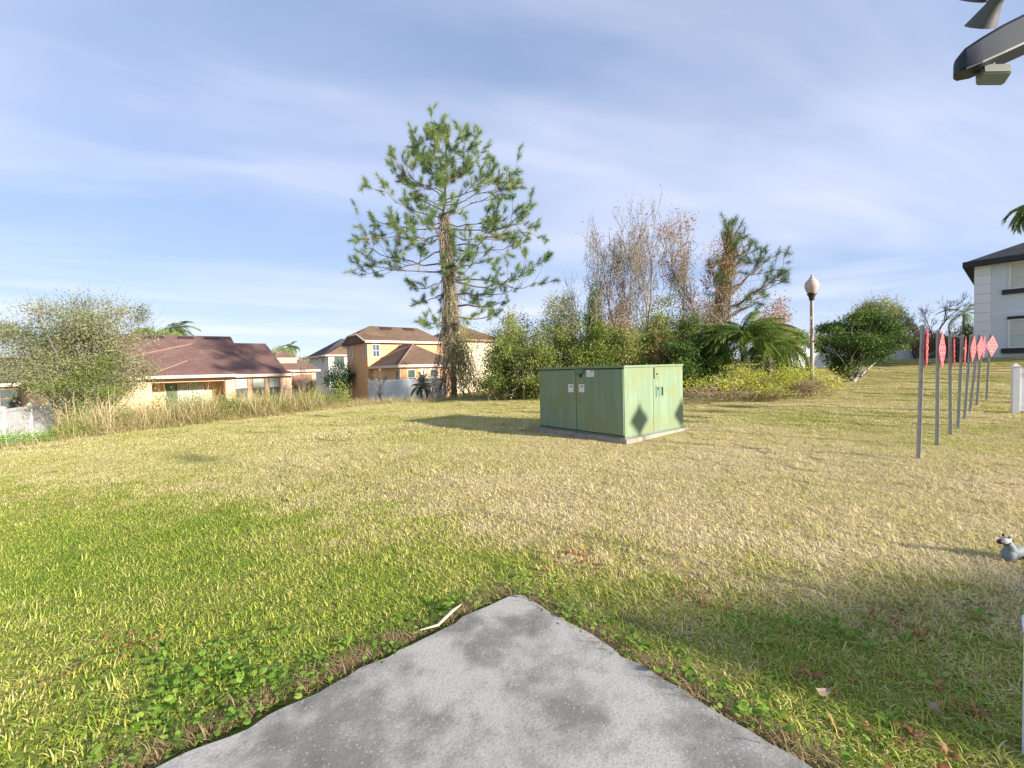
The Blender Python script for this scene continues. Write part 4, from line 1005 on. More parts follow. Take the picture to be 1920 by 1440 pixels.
def tan_house():
    y = 50; O = at(508, 700, y); t = empty('house', (O[0], O[1], 0), RZB); tag(t, 'distant tan house with a reddish brown garage door right of the peach house', 'house')
    X3 = (.765, .644); Y3 = (-.644, .765); h = lambda u, v, **k: hit(O, X3, Y3, u, v, **k)
    ze = h(560, 694, y=0)[2]; xr = h(592, 700, y=0)[0]
    MB().box(-1, xr, 0, 8, -2, ze - .1).build('wall', M['stucco_tan'], t)
    a = h(545, 703, y=0); b = h(586, 732, y=0); gd = MB().box(a[0], b[0], -.03, -.001, -1.6, a[2]).build('garage_door', M['door_red'], t)
    for j in range(4):
        for i in range(4): w_ = (b[0] - a[0]) / 4; hh = (a[2] + 1.6) / 4; MB().box(a[0] + i * w_ + .06, a[0] + (i + 1) * w_ - .06, -.045, -.031, -1.6 + j * hh + .06, -1.6 + (j + 1) * hh - .06).build('panel', M['door_red'], gd)
    zr = h(565, 660, y=4)[2]
    roof(t, 'roof', (-1.4, -.5, ze), (xr + .4, -.5, ze), (xr + .4, 8.5, ze), (-1.4, 8.5, ze), (2, 4, zr), (xr - 2.8, 4, zr), M['shingle'])
    p = h(517, 690, y=1.2); q = h(556, 674, y=1.2)
    up = MB().box(p[0], q[0], 1.2, 5, ze - .1, q[2]).build('upper_wall', M['stucco_tan'], t)
    MB().box(p[0] - .15, q[0] + .15, 1.02, 5.1, q[2] + .001, q[2] + .2).build('cornice', M['fascia'], up)
tan_house()

def cream_house():
    y = 46; O = at(893, 690, y); t = empty('house', (O[0], O[1], 0), RZB); tag(t, 'cream house with grey brown roof glimpsed right of the tall pine trunk', 'house')
    X3 = (.765, .644); Y3 = (-.644, .765); h = lambda u, v, **k: hit(O, X3, Y3, u, v, **k)
    ze = h(925, 638, y=0)[2]; zr = h(925, 614, y=3.5)[2]
    MB().box(-3, 3.4, 0, 7, -2, ze - .1).build('wall', M['stucco_cream'], t)
    roof(t, 'roof', (-3.4, -.4, ze), (3.8, -.4, ze), (3.8, 7.4, ze), (-3.4, 7.4, ze), (0.1, 3.5, zr), (.4, 3.5, zr), M['shingle_tan'], fascia='ridge', caps=False)
    MB().box(-2.6, -1.6, -.05, -.001, 2.4, 3.6).build('window', M['glass'], t)
cream_house()

def edge_house():
    t = empty('house', (-36, 30, 0), RZB); tag(t, 'peach house with grey roof half hidden behind the bushy tree at far left', 'house')
    MB().box(-5, 8, 0, 8, -2, 1.3).build('wall', M['stucco'], t)
    roof(t, 'roof', (-5.5, -.5, 1.4), (8.5, -.5, 1.4), (8.5, 8.5, 1.4), (-5.5, 8.5, 1.4), (-1, 4, 3.4), (4, 4, 3.4), M['shingle_grey'])
    for a in (-3, 0, 3, 6): window(t, 'y', a, a + .9, -.3, 1.0, 0, 'glass', 'frame_brown', 2, 1)
edge_house()

def red_house():
    y = 70; O = at(1476, 640, y); t = empty('house', (O[0], O[1], 0), 0); tag(t, 'far orange brick gable peeking above the greenery left of the lamp post', 'house')
    zt = at(1476, 608, y)[2]; zb = gz1(O[0], O[1])
    MB().box(-2.2, 2.2, 0, 6, zb - .2, zt - 1.5).build('wall', M['rustwall'], t)
    MB().add([(-2.2, .02, zt - 1.499), (2.2, .02, zt - 1.499), (0, .02, zt - .15), (-2.2, .3, zt - 1.499), (2.2, .3, zt - 1.499), (0, .3, zt - .15)], [(0, 1, 2), (5, 4, 3), (0, 2, 5, 3), (1, 4, 5, 2), (0, 3, 4, 1)]).build('gable_wall', M['rustwall'], t)
    roof(t, 'roof', (-2.7, -.3, zt - 1.6), (2.7, -.3, zt - 1.6), (2.7, 6.3, zt - 1.6), (-2.7, 6.3, zt - 1.6), (0, -.3, zt), (0, 6.3, zt), M['shingle'], fascia=None, caps=False)
M['rustwall'] = mat('orange_brick', (0.45, 0.24, 0.15), 0.9, noise=.4)
red_house()

def grey_house():
    O = (27.1, 25.0); X3 = (.644, -.765); Y3 = (.765, .644); rz = math.atan2(-.765, .644)
    t = empty('house', (O[0], O[1], 0), rz); tag(t, 'two storey pale grey stucco house with white corner blocks and black trim', 'house')
    zb, ze = .8, 6.72
    MB().box(0, 12, 0, 9, zb, ze).build('wall', M['stucco_grey'], t)
    nq = 10; z_a = 1.30; hq = (ze - .03 - z_a) / nq
    for k in range(nq):
        MB().box(-.035, .62, -.035, .6, z_a + k * hq + .012, z_a + (k + 1) * hq - .012).build('quoin', M['quoin'], t, bevel=.01)
    MB().box(.64, 12, -.012, 0, 3.90, 3.96).build('band', M['quoin'], t)
    roof(t, 'roof', (-.45, -.5, ze + .22), (12.5, -.5, ze + .22), (12.5, 9.5, ze + .22), (-.45, 9.5, ze + .22), (4.0, 4.4, ze + 2.3), (8, 4.4, ze + 2.3), M['shingle_grey'], thick=.24, fascia='trim_dark', caps=False)
    for z0, z1 in ((5.27, 6.60), (1.98, 3.42)):
        window(t, 'y', 1.36, 2.5, z0, z1, 0, 'blind', 'frame', 2, 2, .09, 'trim_dark', None, 'trim_dark')
        window(t, 'y', 4.4, 5.6, z0, z1, 0, 'blind', 'frame', 2, 2, .09, 'trim_dark', None, 'trim_dark')
    MB().box(1.1, 2.8, -.16, -.125, 1.62, 1.9).build('planter_box', M['trim_dark'], t)
grey_house()

def shade_caster():
    """unseen shed shape added behind the camera to cast shade on the lower right lawn"""
    l = np.array([-.815, .58]); m_ = np.array([.58, .815]); o = l * -8.0
    t = empty('shade_caster', (o[0], o[1], 0), math.atan2(m_[1], m_[0])); tag(t, 'unseen beige shed shape added behind the camera to shade the lower right', 'shade caster')
    MB().box(2.75, 5.6, -4, -.2, -.3, 1.62).build('wall', M['stucco_tan'], t)
    MB().add([(2.26, 0, 2.75), (5.9, 0, 1.6), (5.9, -4.3, 1.6), (2.26, -4.3, 2.75), (2.26, 0, 2.63), (5.9, 0, 1.48), (5.9, -4.3, 1.48), (2.26, -4.3, 2.63)], [(0, 1, 2, 3), (7, 6, 5, 4), (0, 4, 5, 1), (1, 5, 6, 2), (2, 6, 7, 3), (3, 7, 4, 0)]).build('roof', M['shingle'], t)
    MB().add([(2.76, -.21, 1.621), (5.4, -.21, 1.621), (2.76, -.21, 2.54), (2.76, -3.9, 1.621), (5.4, -3.9, 1.621), (2.76, -3.9, 2.54)], [(0, 1, 2), (5, 4, 3), (0, 2, 5, 3), (1, 4, 5, 2), (0, 3, 4, 1)]).build('gable_wall', M['stucco_tan'], t)
    d = MB().box(3.4, 4.4, -.198, -.15, -.02, 1.5).build('door', M['frame_brown'], t)
    MB().box(4.25, 4.3, -.149, -.11, .7, .85).build('handle', M['galv'], d)
shade_caster()

def wheelie_bin():
    p = at(1803, 668, 23.5); g0 = gz1(p[0], p[1]); t = empty('wheelie_bin', (p[0], p[1], g0), R_(-35)); tag(t, 'black wheeled rubbish bin standing by the grey house corner', 'bin')
    MB().add([(-.24, -.26, .06), (.24, -.26, .06), (.24, .26, .06), (-.24, .26, .06), (-.3, -.34, .95), (.3, -.34, .95), (.3, .34, .95), (-.3, .34, .95)], [(3, 2, 1, 0), (4, 5, 6, 7), (0, 1, 5, 4), (1, 2, 6, 5), (2, 3, 7, 6), (3, 0, 4, 7)]).build('body', M['bin'], t, bevel=.02)
    MB().box(-.32, .32, -.37, .37, .955, 1.02).build('lid', M['bin'], t, bevel=.02)
    for x in (-.27, .27): MB().lathe([(0, -.03), (.11, -.03), (.11, .03), (0, .03)], 14, (1, 0, 0), (x, .3, .11)).build('wheel', M['lampblack'], t)
    MB().box(-.12, .12, -.345, -.335, .72, .86).build('sticker', M['label'], t)
wheelie_bin()

# ------------------------------------------------------------------ the tall pine
def pine(name, label, trunk_px, y, r0_, branches, seed, tuft_len=.26, n_per=120, sub=(4, 7), vine_top=None, vine_spread=1.2, n_vine=0, leafpatch=None, needle_w=.0085, nm='needle'):
    r = np.random.default_rng(seed); b0 = at(*trunk_px[0], y); g0 = gz1(b0[0], y); t = empty(name, (b0[0], y, g0)); inv = np.array([b0[0], y, g0]); tag(t, label, 'pine tree')
    T = np.array([at(u, v, y) for u, v in trunk_px]) - inv; T[0] = [0, 0, -.2]
    tt = np.linspace(0, 1, 22); s = np.linspace(0, 1, len(T)); TP = np.stack([np.interp(tt, s, T[:, k]) for k in range(3)], 1)
    TP[1:-1] += r.normal(0, .03, (20, 3)) * [1, 1, 0]
    tr = r0_ * (1 - .86 * tt) ; tr[0] *= 1.35
    tube_obj('trunk', [(TP, tr)], M['bark'], t, 10)
    lines = []; tufts = []
    def on_trunk(z): k = np.interp(z, TP[:, 2], np.arange(22)); i = min(int(k), 20); return TP[i] + (TP[i + 1] - TP[i]) * (k - i), np.interp(z, TP[:, 2], tr)
    for (v0, tu, tv, dp) in branches:
        tu = trunk_px[-1][0] + (tu - trunk_px[-1][0]) * .90; tv = tv + (18 if tv < trunk_px[-1][1] + 60 else 6)
        tip = at(tu, tv, y + dp) - inv; zs = at(trunk_px[0][0], v0, y)[2] - inv[2]; st, rt = on_trunk(zs); L = np.linalg.norm(tip - st)
        k = 9; f = np.linspace(0, 1, k)[:, None]; mid = st + (tip - st) * .55 + np.array([0, 0, -.10 * L]) + r.normal(0, .05 * L, 3)
        P = (1 - f) ** 2 * st + 2 * f * (1 - f) * mid + f ** 2 * tip; P[1:-1] += r.normal(0, .02 * L, (k - 2, 3))
        lines.append((P, np.linspace(min(rt * .5, .03 + .012 * L), .012, k)))
        d_end = (P[-1] - P[-3]); d_end /= np.linalg.norm(d_end); tufts.append((P[-1], (d_end + [0, 0, .5]) / np.linalg.norm(d_end + [0, 0, .5])))
        ns = r.integers(*sub) + int(L * .9)
        for q in range(ns):
            fr = r.uniform(.38, 1.0); j = min(int(fr * (k - 1)), k - 2); p = P[j] + (P[j + 1] - P[j]) * (fr * (k - 1) - j)
            ax = P[j + 1] - P[j]; ax /= np.linalg.norm(ax); v = ax * .8 + r.normal(0, .55, 3) + [0, 0, .25]; v /= np.linalg.norm(v); l2 = L * r.uniform(.12, .30) + .15
            m = 5; fz = np.linspace(0, 1, m)[:, None]; Q = p + v * l2 * fz + np.array([0, 0, 1]) * (fz ** 2) * l2 * r.uniform(-.05, .35) + np.vstack([np.zeros(3), r.normal(0, .03, (m - 1, 3))])
            lines.append((Q, np.linspace(.016, .007, m))); de = Q[-1] - Q[-2]; de /= np.linalg.norm(de); tufts.append((Q[-1], de))
            for w_ in range(r.integers(1, 4)):
                p2 = Q[r.integers(2, 5)]; v2 = de + r.normal(0, .6, 3) + [0, 0, .3]; v2 /= np.linalg.norm(v2); e = p2 + v2 * r.uniform(.2, .55); lines.append((np.array([p2, (p2 + e) / 2 + r.normal(0, .02, 3), e]), np.array([.009, .008, .006]))); tufts.append((e, v2))
        for q in range(int(L * 1.2)):          # dead twigs inside the crown
            p = P[r.integers(1, 6)]; v = r.normal(0, .6, 3) + [0, 0, -.1]; lines.append((np.array([p, p + v * .5 + r.normal(0, .05, 3), p + v + r.normal(0, .1, 3)]), np.array([.008, .006, .004])))
    tube_obj('branch', lines, M['bark'], t, 4)
    V, Fq, A = needles(tufts, n_per, tuft_len, needle_w, r); link_mesh('needles', np_mesh('needles', V, Fq, {'rnd': A}), M[nm], t)
    if n_vine:
        L = []; zt = at(trunk_px[0][0], vine_top, y)[2] - inv[2]
        for i in range(n_vine):
            a = r.uniform(0, 6.283); hi = zt * (1 - r.uniform(0, 1) ** 1.6 * .92); lo = max(0, hi - r.uniform(.6, 3.2)); k = 8; z = np.linspace(hi, lo, k)
            rad = (.10 + vine_spread * np.clip(1 - z / (zt * .62), 0, 1) ** 1.3 * r.uniform(.2, 1)) + .15 * r.uniform(0, 1)
            c = np.stack([np.interp(z, TP[:, 2], TP[:, 0]), np.interp(z, TP[:, 2], TP[:, 1])], 1); aa = a + np.cumsum(r.normal(0, .22, k))
            w_ = np.cumsum(r.normal(0, .045, (k, 2)), 0)
            P = np.stack([c[:, 0] + rad * np.cos(aa) + w_[:, 0], c[:, 1] + rad * np.sin(aa) * .9 + w_[:, 1], z + r.normal(0, .05, k)], 1); L.append((P, np.full(k, r.uniform(.006, .016))))
        tube_obj('vine', L, M['vine'], t, 3)
    if leafpatch:
        for (m_, lobes, n_, sz) in leafpatch: crown('vine_leaves', [tuple(np.array(at(u, v, y + d)) - inv) + rr for (u, v, d, rr) in lobes], n_, sz, M[m_], t, r, 40, .25)
    return t, TP
BR = [(505, 668, 490, -1), (498, 664, 462, 1.2), (470, 690, 505, .5), (440, 664, 440, -.6), (425, 682, 405, .8), (410, 700, 352, -1), (395, 722, 300, .6), (372, 735, 292, -.8), (360, 760, 330, 2.2), (340, 765, 268, .4), (318, 785, 240, -.5), (300, 800, 218, .4), (290, 842, 216, -.4), (300, 868, 228, .5), (320, 893, 248, -.6), (345, 905, 275, .8),
      (375, 955, 320, -.6), (385, 985, 335, .8), (405, 975, 345, 2.0), (430, 1008, 410, -.8), (440, 1012, 430, .9), (455, 990, 400, -2.0), (465, 985, 455, 1.5), (520, 1018, 500, -.8), (525, 1022, 525, .8), (545, 985, 535, -1.5), (570, 960, 560, .6), (590, 930, 590, -.6), (500, 930, 480, -2), (480, 905, 440, 2.5),
      (520, 770, 535, -.8), (545, 790, 560, .8), (600, 795, 600, -.5), (450, 760, 440, -2.6), (430, 800, 420, -2.8), (470, 870, 480, -3), (400, 870, 390, -2.6), (360, 820, 340, -2.2), (420, 780, 400, 2.6), (350, 860, 310, 1.8), (440, 745, 470, -1.8), (455, 860, 520, -2.4), (540, 890, 560, 1.5), (330, 835, 290, -1.6), (310, 815, 250, -1.2), (305, 860, 255, -1.2), (335, 880, 300, -1.5), (345, 790, 290, -1.4), (380, 915, 330, -1.8), (385, 770, 360, -2.0), (420, 940, 400, -1.4), (295, 825, 228, .9), (325, 775, 262, 1.2)]
pine('pine_tree', 'tall pine with feathery needle tufts and a vine wrapped trunk', [(852, 738), (849, 650), (845, 560), (838, 480), (833, 400), (838, 320), (836, 256)], 24, .17, BR, 31, vine_top=400, vine_spread=1.7, n_vine=1500,
     leafpatch=[('yellow', [(878, 640, -.9, (.5, .5, 1.3)), (870, 690, -.9, (.6, .5, .9))], 900, .10), ('olive', [(852, 590, -.4, (.45, .5, 1.6)), (878, 655, 0, (1.0, .8, 1.2)), (845, 640, -.3, (.5, .5, 1.2)), (885, 705, 0, (1.3, .9, .7))], 4200, .08), ('brownmat', [(850, 560, -.3, (.4, .4, 2.2)), (870, 680, -.2, (1.2, .9, 1.2)), (850, 720, -.3, (1.2, .9, .5)), (845, 480, -.2, (.35, .35, 1.2))], 3800, .07)])
BR2 = [(470, 1370, 402, 0), (470, 1352, 418, -.5), (480, 1388, 425, .5), (520, 1410, 445, -.4), (525, 1398, 455, .6), (560, 1452, 462, -.3), (565, 1438, 475, .5), (590, 1474, 505, .3), (595, 1462, 515, -.5), (600, 1440, 540, .6), (610, 1420, 560, -.6), (500, 1340, 470, -.5), (530, 1320, 500, .4), (560, 1335, 520, -1), (480, 1378, 440, -.8), (470, 1362, 410, .7), (500, 1400, 480, .9)]
pine('pine_tree', 'leaning shorter pine smothered in brown vines right of the bare trees', [(1338, 700), (1342, 640), (1352, 580), (1364, 520), (1368, 460), (1368, 412)], 20.5, .20, BR2, 37, sub=(2, 4), n_per=70, nm='needle_dark', vine_top=430, vine_spread=.9, n_vine=520,
     leafpatch=[('brownmat', [(1358, 540, -.2, (.8, .6, 1.8)), (1330, 600, 0, (.9, .7, 1.0)), (1365, 470, 0, (.5, .5, 1.0))], 3800, .085), ('dark', [(1350, 600, 0, (.6, .5, 1.2))], 1200, .09), ('rust', [(1345, 500, -.3, (.6, .5, 1.2))], 700, .085)])

# ------------------------------------------------------------------ bare and leafy trees
def bare_tree(label, u, vb, vt, y, seed, m='bark_grey', L=None, r0_=.09, lvl=4, leaf=None, n_leaf=0, lsize=.09, ang=.5, up=.35, lean=(0, 0), nch=(2, 4), name='bare_tree', vines=0, decay=.70, trunks=1, foot_v=None):
    r = np.random.default_rng(seed); tp = at(u, vt, y); g0 = gz1(tp[0], y); H = tp[2] - g0
    t = empty(name, (tp[0], y, g0)); tag(t, label, 'tree'); out = []; tips = []
    for k in range(trunks):
        grow((r.normal(0, .12) * (trunks > 1), r.normal(0, .12) * (trunks > 1), -.1), np.array([lean[0] + r.normal(0, .12) * (trunks > 1), lean[1], 1.0]), H * .42, r0_ / (1 + .3 * (trunks > 1)), lvl, r, out, tips, up, ang, nch, decay, .12, .45)
    zmax = max(p[:, 2].max() for p, _ in out); s_ = H / zmax; out = [(p * np.array([1, 1, s_]), rr) for p, rr in out]
    th = min(.03, r0_ * .5); tube_obj('trunk', [l for l in out if l[1][0] > th], M[m], t, 6); tube_obj('twigs', [l for l in out if l[1][0] <= th], M[m], t, 3)
    tp_ = np.array([q[0] for q in tips]) * [1, 1, s_]
    if n_leaf:
        P = tp_[r.integers(0, len(tp_), n_leaf)] + r.normal(0, .10, (n_leaf, 3)); V, Fq, A = leaf_quads(P, lsize, r.uniform(0, 1, n_leaf), r); link_mesh('crown', np_mesh('crown', V, Fq, {'rnd': A}), M[leaf], t)
    if vines:
        Lv = []
        for i in range(vines):
            p, rr = out[r.integers(len(out))]; c = p[r.integers(len(p))]; k = 7; w_ = np.cumsum(r.normal(0, .10, (k, 3)) + [0, 0, -.16 * r.uniform(.3, 1.5)], 0); Q = c + w_; Q[:, 2] = np.maximum(Q[:, 2], 0); Lv.append((Q, np.full(k, r.uniform(.005, .012))))
        tube_obj('vine', Lv, M['vine'], t, 3)
    return t
bare_tree('bare vine hung tree with tallest twiggy crown above the thicket', 1196, 0, 372, 21.5, 41, leaf='brownmat', n_leaf=1500, lvl=5, vines=420, ang=.42, nch=(2, 3), r0_=.10)
bare_tree('bare twiggy tree on the left of the tallest one, few brown leaves', 1150, 0, 428, 22.0, 42, leaf='brownmat', n_leaf=900, lvl=5, vines=320, ang=.46, nch=(2, 3), lean=(-.12, 0))
bare_tree('thin leaning bare sapling at the left end of the thicket top', 1110, 0, 500, 21.0, 43, leaf='olive', n_leaf=160, lvl=4, vines=30, ang=.45, lean=(-.25, 0), r0_=.05)
bare_tree('forked tree with scattered red leaves at its top', 1300, 0, 395, 21.0, 44, leaf='redleaf', n_leaf=1300, lsize=.13, lvl=5, vines=40, ang=.36, nch=(2, 3), r0_=.11, lean=(.06, 0))
bare_tree('bare forked tree between the vine hung one and the red leaved one', 1262, 0, 455, 20.6, 45, leaf='rust', n_leaf=900, lvl=5, vines=240, ang=.42, nch=(2, 3), lean=(-.06, 0))
bare_tree('small leafless tree standing alone left of the grey house', 1742, 0, 552, 30, 46, leaf='brownmat', n_leaf=0, lvl=5, ang=.62, up=.15, nch=(2, 4), r0_=.12, name='leafless_tree')
bare_tree('thin dead sapling with few leaves before the white fence', 722, 0, 690, 26.5, 47, leaf='brownmat', n_leaf=90, lvl=4, ang=.5, r0_=.03, name='sapling', lsize=.12)
bare_tree('bare reddish sapling in front of the garage door', 545, 0, 672, 27, 48, leaf='rust', n_leaf=120, lvl=4, ang=.5, r0_=.03, name='sapling', lsize=.1)
bare_tree('leafy sapling beside the pine at the end of the white fence', 790, 0, 690, 25.5, 49, leaf='green', n_leaf=260, lvl=4, ang=.6, r0_=.03, name='sapling', lsize=.13)

def bushy(label, u, vt, hw, y, m, n, size, seed, lobes_px, name='bushy_tree', cat='tree', twig=90, trunk='bark_grey', nclump=120, sig=.15, base_u=None, shell=.4, r0_=.07, vinetw=0, twig_m='bark_grey', tw_n=0):
    r = np.random.default_rng(seed); b = at(base_u or u, vt, y); g0 = gz1(b[0], y); t = empty(name, (b[0], y, g0)); tag(t, label, cat); inv = np.array([b[0], y, g0])
    lobes = [tuple(at(lu, lv, y + ld) - inv) + (lw / FPX * y, lw / FPX * y * .8, lh / FPX * y) for (lu, lv, ld, lw, lh) in lobes_px]
    o, C = crown('crown', lobes, n, size, M[m], t, r, nclump, sig, shell, floor=.05)
    L = stems_to(np.zeros(3), C, r, r0_, twig, .3); tube_obj('trunk', [(p, rr * 1.5) for p, rr in L[:9]], M[trunk], t, 6); tube_obj('branch', L[9:], M[twig_m], t, 4)
    if tw_n:
        TW = []
        for i in range(tw_n):
            c = C[r.integers(len(C))] + r.normal(0, .15, 3); v = (c - np.array([0, 0, .8])); v = v / (np.linalg.norm(v) + .01) + r.normal(0, .45, 3); k = 4
            Q = c + np.linspace(-.25, .55, k)[:, None] * v + np.cumsum(r.normal(0, .03, (k, 3)), 0); TW.append((Q, np.linspace(.009, .004, k)))
        tube_obj('twigs', TW, M[twig_m], t, 3)
    return t
bushy('wide grey green bushy tree with sparse twigs at the left side', 150, 540, 140, 18.5, 'greygreen', 46000, .095, 51, [(150, 590, 0, 70, 40), (110, 640, .4, 85, 45), (195, 630, -.3, 75, 50), (60, 655, .8, 70, 45), (150, 690, -.4, 95, 45), (230, 690, 0, 50, 40), (40, 710, .6, 60, 35), (160, 730, -.3, 90, 30), (255, 590, .3, 28, 22), (20, 620, 1, 45, 30)], tw_n=620, nclump=170, sig=.22, shell=.2, trunk='bark_pale')
bushy('low dark green bush under the grey green tree', 160, 720, 60, 17.2, 'green', 9000, .075, 52, [(150, 725, 0, 75, 30), (205, 740, 0, 55, 22), (115, 700, .3, 50, 26), (180, 690, .2, 45, 24)], 'bush', 'bush', 20, tw_n=60)
bushy('dense dark green layered bush right of the lamp post', 1615, 585, 85, 19.5, 'dark', 38000, .10, 53, [(1610, 605, 0, 60, 16), (1575, 620, .3, 45, 14), (1650, 622, -.2, 50, 16), (1605, 640, -.3, 70, 16), (1560, 645, 0, 38, 14), (1660, 645, 0, 40, 14), (1600, 665, 0, 55, 18), (1590, 688, 0, 36, 16), (1640, 660, .2, 45, 14)], 'bush', 'bush', 40, 'bark_pale', 130, .15, tw_n=40, base_u=1600)
bushy('brown tinged bushy tree behind the dark green bush', 1650, 558, 50, 26, 'olive', 12000, .11, 54, [(1650, 590, 0, 36, 28), (1680, 605, 0, 26, 24), (1625, 600, 0, 28, 22)], tw_n=160, trunk='bark_pale')
bushy('rusty brown shrub behind the white fence near the posts', 1722, 600, 35, 29, 'rust', 10000, .10, 55, [(1705, 630, 0, 28, 22), (1735, 640, 0, 28, 20), (1765, 640, .5, 26, 18), (1795, 640, 1, 20, 18)], 'shrub', 'shrub', 30, tw_n=90)
bushy('green clipped shrub against the left side of the grey house', 1812, 600, 16, 26.5, 'green', 2600, .09, 56, [(1812, 625, 0, 13, 18), (1818, 640, 0, 12, 16)], 'shrub', 'shrub', 16)
bushy('round dark cypress like shrub beside the orange house', 637, 680, 24, 40, 'darkround', 7000, .16, 57, [(637, 700, 0, 21, 20), (632, 715, 0, 22, 16), (645, 714, 0, 18, 16)], 'shrub', 'shrub', 16, sig=.2)
bushy('far green tree behind the tan house roof', 528, 655, 20, 66, 'olive', 1800, .28, 58, [(525, 662, 0, 16, 12), (540, 670, 0, 14, 10)], 'far_tree', 'tree', 14)
bushy('far dark green tree line clump left of the lamp post', 1500, 620, 26, 60, 'green', 3200, .26, 59, [(1500, 632, 0, 22, 14), (1475, 645, 0, 18, 12), (1535, 640, 0, 20, 16)], 'far_tree', 'tree', 14)
bushy('far olive tree low on the horizon above the garage roof', 575, 670, 20, 80, 'olive', 1600, .3, 60, [(572, 676, 0, 20, 8), (595, 680, 0, 16, 8)], 'far_tree', 'tree', 12)
bushy('green tree top rising behind the peach house roof', 275, 618, 26, 46, 'green', 1800, .22, 61, [(272, 626, 0, 22, 12), (300, 630, 0, 20, 8)], 'far_tree', 'tree', 12)

# thicket behind the cabinet, left to right
shrub(962, 566, 50, 21.5, M['olive'], 'olive brown tangled shrub at the left end of the thicket', 6500, .095, 71, vines=150)
shrub(945, 626, 38, 20.2, M['green'], 'dark green shrub low beside the pine foot', 5200, .09, 72, vines=40)
shrub(1048, 540, 55, 21.2, M['olive'], 'tall rounded olive shrub left of the green columnar tree', 8200, .09, 73, vines=120)
shrub(1010, 641, 45, 19.4, M['green'], 'leafy green shrub just left of the cabinet', 5600, .09, 74, vines=60)
shrub(1112, 526, 20, 20.6, M['palm'], 'narrow bright green columnar shrub rising from the thicket', 3600, .10, 75, narrow=.8)
shrub(1105, 594, 46, 19.6, M['green'], 'bright green shrub directly behind the cabinet top', 6600, .09, 76, vines=40)
shrub(1160, 564, 48, 20.8, M['brownmat'], 'brown dead vine covered shrub below the bare trees', 4600, .085, 77, vines=260)
shrub(1172, 604, 44, 19.4, M['olive'], 'yellow olive shrub behind the right half of the cabinet', 6000, .09, 78, vines=60)
shrub(1222, 554, 46, 21.0, M['olive'], 'tall olive and rust shrub under the red leaved tree', 6400, .09, 79, vines=120)
shrub(1245, 626, 40, 19.2, M['rust'], 'rusty brown shrub among the green ones behind the cabinet', 3200, .085, 80, vines=120)
shrub(1268, 636, 40, 18.6, M['dark'], 'dark glossy shrub by the right rear corner of the cabinet', 6400, .10, 81)
shrub(1300, 574, 42, 20.2, M['green'], 'mid green shrub below the red leaved tree', 6400, .09, 82, vines=40)
shrub(1335, 626, 36, 18.8, M['dark'], 'dark shrub left of the palm clump', 4600, .10, 83)
shrub(1445, 626, 36, 19.2, M['green'], 'green shrub right of the palm clump', 4800, .09, 84, vines=20)
shrub(990, 640, 55, 20.4, M['olive'], 'olive green tangle of vines left of the cabinet', 7000, .085, 86, vines=220)
shrub(1085, 605, 50, 20.2, M['olive'], 'yellowish tangled shrub between the round shrub and the column', 7000, .085, 87, vines=160)
shrub(1205, 615, 52, 20.0, M['green'], 'green vine draped shrub behind the middle of the cabinet', 7000, .085, 88, vines=160)
shrub(1275, 600, 46, 20.6, M['olive'], 'olive shrub left of the leaning pine', 6500, .085, 89, vines=160)
shrub(1440, 554, 30, 22, M['rust'], 'rust tinged shrub top behind the palm clump', 2600, .09, 85, vines=80)

# ------------------------------------------------------------------ palms
def frond_mesh(L, r, droop, n=26, lw=.05, ll=.55):
    t = np.linspace(0, 1, 12); P = np.stack([L * t * np.cos(.9 - droop * t * .9), np.zeros(12), L * t * np.sin(.9 - droop * t)], 1)
    V, Fq = tubes([(P, np.linspace(.022, .005, 12))], 4); V = V.tolist(); Fq = Fq.tolist(); A = [.35] * len(V)
    for i in range(n):
        f = .18 + .8 * i / n; j = min(int(f * 11), 10); p = P[j] + (P[j + 1] - P[j]) * (f * 11 - j); ax = P[j + 1] - P[j]; ax /= np.linalg.norm(ax)
        for s in (-1, 1):
            l = ll * (1 - .55 * abs(f - .45)) * r.uniform(.8, 1.15); d = ax * .55 + np.array([0, s * .8, -.18 - .25 * r.uniform()]); d /= np.linalg.norm(d); wv_ = np.cross(d, [0, 0, 1.0]); wv_ /= np.linalg.norm(wv_) + 1e-6
            m = p + d * l * .5 + [0, 0, .02]; e = p + d * l - np.array([0, 0, l * .35]); o = len(V); wv_ = wv_ * lw * .5; rn = r.uniform()
            V += [p.tolist(), (m - wv_).tolist(), (m + wv_).tolist(), e.tolist()]; Fq += [[o, o + 1, o + 3, o + 2]]; A += [rn] * 4
    return np_mesh('frond', np.array(V), np.array(Fq), {'rnd': A})
def palm(label, u, vb, vc, y, k, L, seed, trunk_r=.12, droop=1.5, ll=.55, n=26, lw=.05, name='palm_tree', lo=-58, span=92):
    r = np.random.default_rng(seed); c = at(u, vc, y); g0 = gz1(c[0], y); t = empty(name, (c[0], y, g0)); tag(t, label, 'palm'); H = max(c[2] - g0, .15)
    kk = max(4, int(H / .12)); z = np.linspace(-.1, H, kk)
    tube_obj('trunk', [(np.stack([r.normal(0, .01, kk), r.normal(0, .01, kk), z], 1), trunk_r * (1 + .12 * (np.arange(kk) % 2)))], M['bark_grey'], t, 8)
    ms = [frond_mesh(L * r.uniform(.85, 1.1), r, droop * r.uniform(.7, 1.25), n, lw, ll) for _ in range(4)]
    for i in range(k):
        f = link_mesh('frond', ms[i % 4], M['palm'], t); f.location = (0, 0, H); f.rotation_euler = (r.normal(0, .12), R_(lo) + (i / k) ** .8 * R_(span), i * 2.4 + r.normal(0, .2))
    return t
palm('large drooping green palm clump in front of the leaning pine', 1395, 715, 650, 18.8, 46, 2.0, 91, .14, 1.25, .42, 42, .032, lo=-62, span=58)
palm('second lower palm with arching fronds beside the large clump', 1442, 715, 655, 18.2, 18, 1.5, 92, .10, 2.0, .45, 28, .035)
